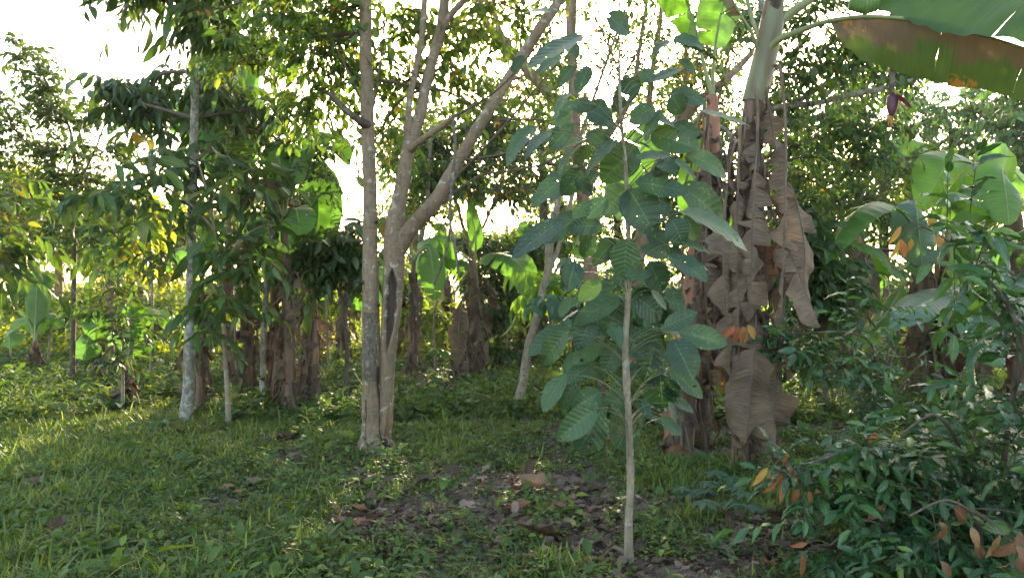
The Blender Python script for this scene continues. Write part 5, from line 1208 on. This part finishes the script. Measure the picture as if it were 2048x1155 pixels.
# ------------------------------------------------------------------ trees and shrubs behind the grove
BGT = [
    (820, 15.5, 300, [(800, 300, 60, 80, 18), (870, 240, 70, 60, 18), (860, 420, 60, 40, 14), (930, 330, 60, 50, 14), (780, 430, 40, 40, 8)], 'farcanopy', 'leafy tree filling the fork of the forked tree'),
    (1080, 15, 280, [(1060, 260, 70, 60, 18), (1110, 170, 60, 60, 14), (1030, 160, 60, 60, 12), (1150, 300, 50, 50, 12), (1080, 360, 60, 30, 10)], 'farcanopy', 'yellow leaved tree behind the long right limb of the forked tree'),
    (330, 16, 640, [(330, 620, 60, 45, 16), (270, 640, 50, 35, 10)], 'bright', 'bright low shrub left of the white barked tree'),
    (80, 16, 620, [(60, 600, 70, 45, 18), (140, 630, 60, 35, 12)], 'bright', 'bright low shrub at the far left behind the little banana plants'),
    (440, 15, 640, [(440, 600, 50, 55, 14), (500, 560, 40, 40, 8)], 'bright', 'bright shrub right of the white barked tree'),
    (650, 15, 620, [(650, 600, 50, 50, 16), (610, 560, 40, 40, 9)], 'bright', 'bright shrub between the banana clump and the forked tree'),
    (790, 14.5, 640, [(850, 620, 50, 50, 14), (800, 560, 40, 50, 9)], 'bright', 'bright shrub just right of the forked tree'),
    (1040, 16, 620, [(1050, 640, 60, 50, 18), (1110, 600, 50, 50, 14)], 'bright', 'bright shrub left of the leaning forked stem'),
    (1240, 14, 640, [(1220, 650, 70, 50, 16), (1310, 640, 50, 50, 10)], 'bright', 'bright shrub low behind the sapling'),
    (1640, 15, 640, [(1620, 640, 60, 40, 14), (1720, 620, 50, 40, 10)], 'bright', 'bright shrub right of the tall banana plant'),
    # px, d, trunk top row, blobs, kind, label
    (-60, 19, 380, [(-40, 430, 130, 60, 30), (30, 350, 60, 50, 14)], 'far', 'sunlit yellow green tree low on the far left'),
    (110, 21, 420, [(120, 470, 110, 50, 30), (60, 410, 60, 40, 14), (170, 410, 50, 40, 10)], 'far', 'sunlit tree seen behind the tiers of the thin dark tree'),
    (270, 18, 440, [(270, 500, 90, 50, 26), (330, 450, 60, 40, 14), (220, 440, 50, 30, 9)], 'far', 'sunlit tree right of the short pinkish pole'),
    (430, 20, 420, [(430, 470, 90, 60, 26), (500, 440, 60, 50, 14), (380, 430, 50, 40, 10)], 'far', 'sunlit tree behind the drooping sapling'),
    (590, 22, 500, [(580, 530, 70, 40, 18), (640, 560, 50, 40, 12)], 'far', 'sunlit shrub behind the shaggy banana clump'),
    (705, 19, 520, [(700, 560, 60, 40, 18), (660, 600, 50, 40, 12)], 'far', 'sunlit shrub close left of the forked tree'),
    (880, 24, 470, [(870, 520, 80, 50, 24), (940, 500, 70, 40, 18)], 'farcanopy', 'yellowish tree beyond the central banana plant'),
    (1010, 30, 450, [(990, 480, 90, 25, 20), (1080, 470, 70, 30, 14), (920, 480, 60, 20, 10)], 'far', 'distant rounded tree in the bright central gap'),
    (1120, 17, 400, [(1110, 430, 60, 45, 16), (1060, 400, 40, 20, 5), (1170, 440, 50, 50, 12)], 'farcanopy', 'feathery dark tree beyond the leaning stem'),
    (1230, 16, 420, [(1230, 400, 80, 60, 22), (1290, 340, 70, 60, 18), (1260, 480, 80, 60, 24), (1180, 300, 60, 50, 14), (1300, 200, 80, 60, 12), (1210, 220, 50, 40, 7), (1350, 300, 60, 50, 12)], 'farcanopy', 'yellowing tree behind the upper leaves of the sapling'),
    (1400, 15, 360, [(1400, 330, 90, 70, 30), (1340, 430, 80, 60, 24), (1450, 430, 70, 70, 24), (1440, 250, 70, 50, 18), (1400, 140, 80, 50, 14), (1470, 60, 70, 50, 8)], 'fargreen', 'green tree behind the two dead leaved banana stems'),
    (1580, 14.5, 330, [(1590, 320, 80, 60, 26), (1640, 230, 80, 50, 20), (1600, 420, 70, 70, 26), (1570, 520, 70, 60, 22), (1540, 210, 50, 50, 10)], 'fargreen', 'green tree directly right of the tall banana plant'),
    (1760, 16, 300, [(1740, 180, 90, 50, 20), (1700, 400, 80, 60, 24), (1790, 440, 80, 70, 26), (1700, 520, 80, 60, 24), (1780, 350, 80, 50, 18)], 'fargreen', 'green tree under the hanging purple bud'),
    (1900, 18, 260, [(1880, 230, 100, 70, 46), (1960, 300, 90, 60, 40), (1830, 300, 60, 50, 18), (1870, 400, 90, 80, 36), (1990, 200, 80, 50, 26), (1820, 190, 40, 30, 9)], 'blue', 'dense bluish green tree under the big torn banana leaf'),
    (2060, 15, 250, [(2040, 280, 90, 80, 40), (2060, 400, 100, 90, 40), (2120, 200, 100, 70, 30), (2030, 180, 60, 40, 12)], 'blue', 'dense bluish tree at the right edge'),
    (1480, 20, 430, [(1480, 480, 110, 60, 36), (1400, 520, 80, 50, 20), (1560, 560, 80, 50, 24)], 'fargreen', 'shaded far tree between the two dead leaved banana stems'),
    (1660, 19, 520, [(1660, 570, 100, 60, 36), (1760, 580, 90, 50, 30), (1850, 600, 90, 50, 30)], 'fargreen', 'low shaded tree far behind the glossy shrub'),
    (1980, 20, 520, [(1960, 560, 110, 70, 44), (2060, 600, 100, 60, 30)], 'fargreen', 'low shaded tree far back at the right edge'),
    (1230, 24, 520, [(1220, 560, 120, 50, 44), (1330, 560, 90, 50, 30), (1120, 560, 80, 40, 20)], 'fargreen', 'far row of green bushes behind the sapling stem'),
    (790, 26, 540, [(790, 560, 70, 40, 20), (840, 600, 70, 30, 16), (740, 590, 50, 30, 10)], 'far', 'far sunlit bushes right of the forked tree'),
    (500, 27, 540, [(480, 590, 110, 40, 30), (380, 590, 90, 40, 24)], 'far', 'far sunlit bushes behind the white barked tree'),
    (120, 28, 540, [(100, 590, 130, 40, 36), (230, 590, 90, 40, 24), (0, 580, 80, 40, 20)], 'far', 'far sunlit bushes at the left'),
]
for (px, d, top, blobs, kind, label) in BGT:
    tree('background_tree', label, 'tree', px, d, [[(px, HOR + CAMZ * FPX / d, 300 / d + 6), (px + 8, (top + 700) / 2, 260 / d + 4), (px + 3, top, 160 / d + 2)]],
         blobs, kind, 'bark_dark' if px > 1000 else 'bark_red', 'trees and bushes behind the grove', 8)

# ------------------------------------------------------------------ shrubs in front on the right
def near_shrub():
    d = 4.4
    root = empty('glossy_shrub', base_at(1890, d), 'glossy dark green shrub with orange and yellow dying leaves, filling the lower right corner', 'shrub')
    ST = [[(1900, 1135, 14, 4.4), (1880, 1060, 12, 4.3), (1850, 980, 10, 4.2), (1800, 920, 7, 4.1), (1720, 900, 5, 4.0), (1620, 925, 4, 4.0), (1560, 945, 3, 4.0)],
          [(1930, 1140, 14, 4.4), (1940, 1020, 12, 4.2), (1920, 900, 9, 4.1), (1870, 830, 6, 4.0), (1800, 870, 4, 3.9)],
          [(2010, 1150, 15, 4.1), (2005, 1020, 13, 4.0), (2012, 880, 11, 3.9), (2030, 760, 9, 3.8), (2040, 640, 6, 3.8)],
          [(2040, 1100, 12, 3.7), (2060, 900, 10, 3.6), (2048, 700, 9, 3.6), (2010, 600, 7, 3.6), (1950, 530, 5, 3.6), (1895, 480, 4, 3.6), (1850, 455, 3, 3.6)],
          [(1860, 1140, 10, 4.1), (1800, 1080, 8, 3.9), (1730, 1040, 5, 3.8), (1660, 1090, 4, 3.7)],
          [(1950, 1140, 10, 3.8), (1960, 1060, 8, 3.5), (1900, 1000, 5, 3.4), (1820, 1030, 4, 3.3)]]
    hub = []
    for k, st in enumerate(ST):
        P, r = path(st, d)
        P[0][2] = float(gh(P[0][0], P[0][1])) - .03
        mb = MB(); mb.tube(P, r, 9, 40, 0, rough=.07); mb.build('stem', M['bark_dark'], root)
        hub.append(curve(P, 24))
    H = np.concatenate(hub)
    mb = MB()
    crown(mb, [(1600, 960, 55, 28, 6, 4.1, .15), (1690, 930, 70, 40, 10, 4.1, .2), (1790, 930, 80, 40, 12, 4.1, .25), (1880, 930, 80, 40, 10, 4.2, .3), (1960, 880, 60, 50, 8, 4.1, .3), (2030, 820, 40, 80, 8, 3.9, .3), (1740, 1000, 80, 45, 11, 4.0, .25), (1840, 1010, 80, 50, 12, 4.0, .25),
                (1940, 1000, 70, 60, 12, 3.9, .3), (2030, 980, 40, 90, 10, 3.8, .3), (1900, 1100, 90, 40, 11, 3.7, .25), (2010, 1110, 60, 50, 8, 3.6, .2), (1700, 1100, 70, 40, 6, 3.8, .2), (1790, 1090, 60, 40, 7, 3.8, .2), 
                (2030, 700, 40, 50, 7, 3.9, .25), (1980, 570, 40, 50, 5, 3.7, .15), (1940, 510, 50, 30, 4, 3.65, .12), (1885, 475, 30, 18, 2, 3.6, .08), (2030, 600, 30, 50, 5, 3.7, .15)], 'gloss', H, d)
    mb.build('foliage', [M['leaf_gloss'], M['twig']], root)
    for (lab, m_, sp) in (('orange and yellow dying leaves at the left tip of the shrub', 'leaf_orange', [(1540, 955, 4.0, 5), (1585, 950, 4.0, 5), (1615, 965, 4.0, 3), (1820, 470, 3.6, 4), (1865, 455, 3.6, 2), (1735, 880, 4.0, 2), (1600, 1120, 3.7, 2), (1780, 990, 3.9, 1), (1900, 985, 3.8, 1)]),
                          ('rust brown dying leaves low on the shrub', 'leaf_rust', [(1915, 1035, 3.35, 4), (2020, 1100, 3.2, 5), (1870, 1085, 3.4, 2), (2038, 1060, 3.2, 3)])):
        mb = MB()
        for (x, y, dd, n) in sp:
            p = W(x, y, dd) + rng.normal(0, .05, (n, 3))
            dr = np.stack([rng.normal(0, .45, n), rng.normal(0, .3, n), -np.abs(rng.normal(.8, .3, n))], -1)
            mb.leaves(T2[rng.integers(0, 5)], p, dr, np.array([0, -1, .4]) + rng.normal(0, .3, (n, 3)), rng.uniform(.08, .14, n), rng.uniform(.03, .055, n), 0)
            for q in p:
                hb = H[np.argmin(np.linalg.norm(H - q, axis=1))]
                mb.tube([hb, (hb + q) / 2 + [0, 0, .02], q], [.003, .002, .0015], 5, 6, 1, cap=False)
        mb.build('dying_leaves', [M[m_], M['twig']], root)['label'] = lab
near_shrub()
def mid_shrub():
    d = 6.0
    root = empty('leafy_shrub', base_at(1740, d), 'loose leafy shrub with red leaves at its twig tip, beside the tall banana plant', 'shrub')
    ST = [[(1740, 950, 12), (1745, 850, 10), (1752, 760, 8), (1745, 690, 6), (1700, 665, 5), (1620, 665, 4), (1545, 668, 3), (1480, 660, 2, 5.7)], [(1752, 780, 7), (1790, 700, 5), (1800, 640, 3)], [(1750, 800, 7), (1700, 740, 5), (1660, 700, 3)], [(1748, 850, 6), (1810, 760, 4), (1850, 720, 3)]]
    hub = []
    for st in ST:
        P, r = path(st, d)
        if st is ST[0]: P[0][2] = float(gh(P[0][0], P[0][1])) - .03
        mb = MB(); mb.tube(P, r, 9, 36, 0, rough=.07); mb.build('stem', M['bark_dark'], root); hub.append(curve(P, 20))
    H = np.concatenate(hub); mb = MB()
    crown(mb, [(1560, 680, 35, 18, 4, 5.9, .12), (1620, 690, 50, 30, 6, 5.9, .2), (1690, 690, 50, 30, 7, 6, .25), (1740, 720, 50, 40, 8, 6, .3), (1730, 630, 40, 30, 4, 6, .3), (1650, 730, 30, 20, 3, 5.9, .2), (1770, 790, 30, 40, 4, 6, .3), (1715, 790, 30, 30, 3, 6, .2)], 'gloss', H, d)
    mb.build('foliage', [M['leaf_gloss'], M['twig']], root)
    mb = MB(); n = 5
    p = W(1478, 652, 5.6) + np.array([[0, 0, 0], [.03, 0, 0], [-.03, 0, 0], [.06, 0, .01], [.02, -.02, 0]])
    mb.leaves(T2[1], p, np.array([[-.3, 0, -1], [.2, 0, -1], [-.7, 0, -.6], [.6, 0, -.9], [0, 0, -1.]]), np.tile([0, -1, .3], (5, 1)), np.full(5, .14), np.full(5, .06), 0, np.array([0, .6, 0, .8, .3]))
    mb.build('dying_leaves', M['leaf_orange'], root)['label'] = 'red and orange leaves at the tip of the long twig'
mid_shrub()
tree('glossy_sapling', 'leafy sapling in the shade, left of the pair of shaggy banana stems', 'sapling', 1650, 8.6,
     [[(1650, 820, 10), (1650, 720, 9), (1645, 620, 7), (1640, 540, 5)], [(1648, 680, 5), (1600, 600, 3)], [(1646, 640, 5), (1700, 560, 3)]],
     [(1600, 560, 50, 40, 10), (1660, 540, 50, 50, 10), (1690, 600, 40, 40, 6), (1620, 470, 50, 40, 9), (1640, 620, 40, 30, 6), (1590, 420, 40, 40, 6)], 'glossfar', 'bark_dark', leafmat='leaf_small', sides=8)

# ------------------------------------------------------------------ small plants on the ground
def cassava(px, py, d, n, label):
    root = empty('cassava_seedling', base_at(px, d), label, 'seedling', 'cassava seedlings by the banana plants')
    b = base_at(px, d); mb = MB(); ms = MB()
    top = W(px, py, d)
    ms.tube([b, (b + top) / 2 + rng.normal(0, .01, 3), top], [.006, .005, .004], 7, 10, 0)
    for i in range(n):
        az = i * 2.4 + rng.random(); o = np.array([math.cos(az), math.sin(az) * .8, .25])
        c = top + o * rng.uniform(.09, .17) + [0, 0, rng.uniform(-.05, .05)]
        ms.tube([top - [0, 0, .03 * i / n], (top + c) / 2 + [0, 0, .02], c], [.003, .0025, .002], 5, 8, 0)
        ph = rng.random() * 6.28
        a = ph + (np.arange(7) - 3) * .72
        dr = np.stack([np.cos(a), np.sin(a), np.full(7, -.12)], -1) + o * [.2, .2, 0]
        L_ = np.array([.07, .10, .12, .13, .12, .10, .07]) * rng.uniform(.8, 1.1)
        mb.leaves(T2[0], np.repeat(c[None], 7, 0), dr, np.array([[0, -.35, 1.]]) + rng.normal(0, .1, (7, 3)), L_, L_ * .36, 0, np.full(7, rng.random() * .5))
    ms.build('stem', M['twig_green'], root); mb.build('foliage', M['leaf_big2'], root)
M['leaf_big2'] = leaf_mat('palmate_leaves', [(0, (.025, .075, .045)), (1, (.05, .13, .07))], .3, .5, .4, .5)
cassava(1400, 985, 5.3, 6, 'palmate leaved cassava seedling, the left one of three by the tall banana plant')
cassava(1448, 975, 5.2, 5, 'cassava seedling with palmate leaves, the one nearest the tall banana plant')
cassava(1450, 1015, 4.9, 4, 'cassava seedling with palmate leaves, lowest and nearest the camera of the three')

def broad_plant(px, py, d, n, ln, label, name='broad_leaved_plant', mt='leaf_big2', wr=.3):
    b = base_at(px, d); root = empty(name, b, label, 'plant')
    mb = MB(); az = np.arange(n) * 2.4 + rng.random(); el = rng.uniform(.5, 1.2, n)
    dr = np.stack([np.cos(az) * np.cos(el), np.sin(az) * np.cos(el), np.sin(el)], -1)
    nr = np.stack([-np.cos(az) * np.sin(el), -np.sin(az) * np.sin(el), np.cos(el)], -1)
    L_ = ln * rng.uniform(.8, 1.2, n)
    mb.leaves(leaf_t(11, 5, .75, .3, .45, 1, .5), np.repeat(b[None], n, 0) + rng.normal(0, .015, (n, 3)) * [1, 1, 0], dr, nr, L_, L_ * wr, 0)
    mb.build('foliage', M[mt], root)
broad_plant(112, 800, 10.0, 9, .42, 'low arching plant at the foot of the thin dark tree')
broad_plant(215, 820, 9.0, 12, .36, 'low arching plant right of the thin dark tree, beside the ragged sucker')
broad_plant(240, 815, 9.0, 9, .32, 'low arching plant at the foot of the ragged banana sucker')
broad_plant(330, 870, 7.9, 7, .22, 'small plant with upright leaves at the foot of the white barked tree')
broad_plant(1440, 1085, 4.35, 7, .16, 'little plant with dark oval leaves right of the sapling stem', wr=.55, mt='leaf_big2')
broad_plant(560, 950, 6.0, 4, .24, 'bright upright leaf shoots in the grass left of the forked tree', mt='leaf_young', wr=.16)
broad_plant(745, 1000, 5.3, 4, .2, 'yellow green shoot below the forked tree', mt='leaf_young', wr=.14)

def big_dead(px, py, ln, wd, az, label, m_='litter', tone=.5, lift=.03, td=1):
    d = CAMZ * FPX / (py - HOR)
    b = base_at(px, d) + [0, 0, lift]
    mb = MB()
    mb.leaves(leaf_t(11, 7, -.25, .6, .45, 1, 1.2, .4), b[None], np.array([[math.cos(az), math.sin(az), .05]]), np.array([[0, -.3, 1.]]), np.array([ln]), np.array([wd]), 0, np.array([tone]))
    o = mb.build('fallen_leaf', M[m_], None, b)
    tag(o, label, 'fallen leaf', 'large fallen leaves')
big_dead(1190, 893, .20, .12, .1, 'large orange dead leaf left of the sapling stem', 'leaf_orange', .1)
big_dead(1012, 1020, .16, .085, .3, 'curled brown dead leaf lying in weeds, the left of two below the leaning stem', 'leaf_rust', .1)
big_dead(1092, 1018, .13, .07, 0, 'oval brown dead leaf, the right of two below the leaning stem', 'leaf_rust', .4)
big_dead(435, 985, .13, .06, -.2, 'orange brown dead leaf, the left of a pair in the grass', 'leaf_rust', .5)
big_dead(462, 990, .10, .05, .3, 'small orange brown dead leaf, the right of a pair in the left grass', 'leaf_rust', .8)
big_dead(482, 974, .15, .09, .2, 'dull brown dead leaf above the pair in the left grass', 'litter', .6)
big_dead(700, 1052, .14, .07, .1, 'brown dead leaf on bare soil near the bottom, below the forked tree', 'leaf_rust', .2)
big_dead(325, 862, .24, .14, 1.0, 'rusty dead leaf at the foot of the white barked tree', 'leaf_rust', .0)
big_dead(480, 842, .26, .10, .1, 'reddish dead leaf right of the drooping sapling', 'leaf_rust', .1)
big_dead(1740, 1075, .15, .07, 2, 'pale brown dead leaf under the glossy shrub', 'litter', .9)
def hose():
    pts = [(903, 1048), (915, 1063), (930, 1080), (942, 1096), (962, 1112)]
    P = []
    for a, c in pts:
        d = CAMZ * FPX / (c - HOR); p = base_at(a, d); P.append(p + [0, 0, .022])
    mb = MB(); mb.tube(P, .011, 12, 40, 0)
    tag(mb.build('hose', M['hose'], None, P[2]), 'short length of grey plastic hose half hidden in the weeds', 'hose')
hose()
def log(px0, py0, px1, py1, r, label, m_='bark_pale', name='fallen_stick'):
    P = []
    for a, c in ((px0, py0), ((px0 + px1) / 2, (py0 + py1) / 2 + 2), (px1, py1)):
        P.append(base_at(a, CAMZ * FPX / (c - HOR)) + [0, 0, r])
    mb = MB(); mb.tube(P, [r, r * .9, r * .6], 9, 24, 0, rough=.12)
    tag(mb.build(name, M[m_], None, P[0]), label, 'stick')
log(1170, 1068, 1255, 1078, .009, 'pale stick lying on soil against the sapling base')
log(1560, 1070, 1640, 1066, .008, 'thin stick on the soil below the orange shrub leaves', 'petiole_dry')
log(1270, 985, 1330, 1015, .011, 'pale dry stalk on the ground right of the sapling stem')
def pile():
    b = base_at(850, 9.6); root = empty('brush_pile', b, 'low pile of brown dry banana leaves and stalks right of the forked tree', 'leaf pile')
    mb = MB(); n = 110
    p = b + rng.normal(0, 1, (n, 3)) * [.28, .22, .0] + np.c_[np.zeros(n), np.zeros(n), np.abs(rng.normal(.07, .05, n))]
    az = rng.random(n) * 6.28; dr = np.stack([np.cos(az), np.sin(az), rng.normal(0, .2, n)], -1)
    for a in range(4):
        s_ = np.arange(n) % 4 == a
        mb.leaves(TD[a], p[s_], dr[s_], np.array([0, 0, 1.]) + rng.normal(0, .5, (s_.sum(), 3)), rng.uniform(.15, .4, s_.sum()), rng.uniform(.04, .10, s_.sum()), 0, rng.random(s_.sum()) * .8)
    for q in range(16):
        a = p[q]; e = a + dr[q] * rng.uniform(.2, .5); mb.tube([a, (a + e) / 2 + [0, 0, .04], e], [.009, .008, .005], 6, 8, 1)
    mb.build('dry_leaves', [M['ban_dead2'], M['petiole_dry']], root)
pile()

for (x0, y0, x1, y1, x2, y2, w, d) in ((300, 770, 305, 600, 296, 420, 6, 11), (412, 760, 420, 620, 432, 470, 5, 10), (478, 780, 470, 640, 484, 500, 6, 9.6), (560, 760, 566, 600, 590, 470, 5, 10.5), (660, 730, 652, 620, 664, 520, 5, 11.5), (872, 730, 868, 640, 884, 540, 6, 12.5),
                                       (1010, 720, 1015, 640, 1004, 520, 5, 13), (1098, 730, 1104, 650, 1098, 560, 6, 12), (1420, 760, 1426, 640, 1418, 540, 6, 10), (1600, 760, 1594, 660, 1608, 540, 5, 11), (1770, 770, 1776, 660, 1768, 560, 6, 11), (95, 740, 100, 640, 92, 540, 5, 13)):
    P, r_ = path([(x0, y0, w), (x1, y1, w * .8), (x2, y2, w * .5)], d)
    P[0][2] = float(gh(P[0][0], P[0][1])) - .03
    t_ = empty('bare_sapling', P[0] + [0, 0, .03], 'thin bare sapling rising among the banana plants', 'sapling', 'thin bare saplings among the banana plants')
    mb = MB(); mb.tube(P, r_, 8, 24, 0, rough=.1)
    e_ = P[1] + np.array([rng.normal(0, .25), rng.normal(0, .2), .4]); mb.tube([P[1], (P[1] + e_) / 2 + rng.normal(0, .03, 3), e_], [r_[1] * .6, r_[1] * .5, r_[1] * .3], 6, 8, 0)
    mb.build('trunk', M['bark_smooth'], t_)
    mb = MB(); sprays(mb, np.repeat(P[2:], 4, 0), rng.normal(0, .7, (4, 3)) + [0, 0, .3], .3, 7, .11, .4, .25, T1, 0, 1); mb.build('crown', [M['leaf_small'], M['twig']], t_)

# ------------------------------------------------------------------ evening haze
def haze():
    x0, x1, y0, y1, z0, z1 = -45., 45., -12., 60., -1.2, 14.
    mb = MB()
    v = [(x0, y0, z0), (x1, y0, z0), (x1, y1, z0), (x0, y1, z0), (x0, y0, z1), (x1, y0, z1), (x1, y1, z1), (x0, y1, z1)]
    mb.add(v, [(0, 3, 2, 1), (4, 5, 6, 7), (0, 1, 5, 4), (1, 2, 6, 5), (2, 3, 7, 6), (3, 0, 4, 7)])
    m, nt, N, L, out = mat('haze_air')
    pv = N('ShaderNodeVolumePrincipled'); pv.inputs['Color'].default_value = (1, .95, .86, 1); pv.inputs['Density'].default_value = .0005; pv.inputs['Anisotropy'].default_value = .55
    L(pv.outputs[0], out.inputs['Volume'])
    tag(mb.build('haze', m, smooth=False), 'thin evening haze between the trees', 'haze', None, 'stuff')
haze()
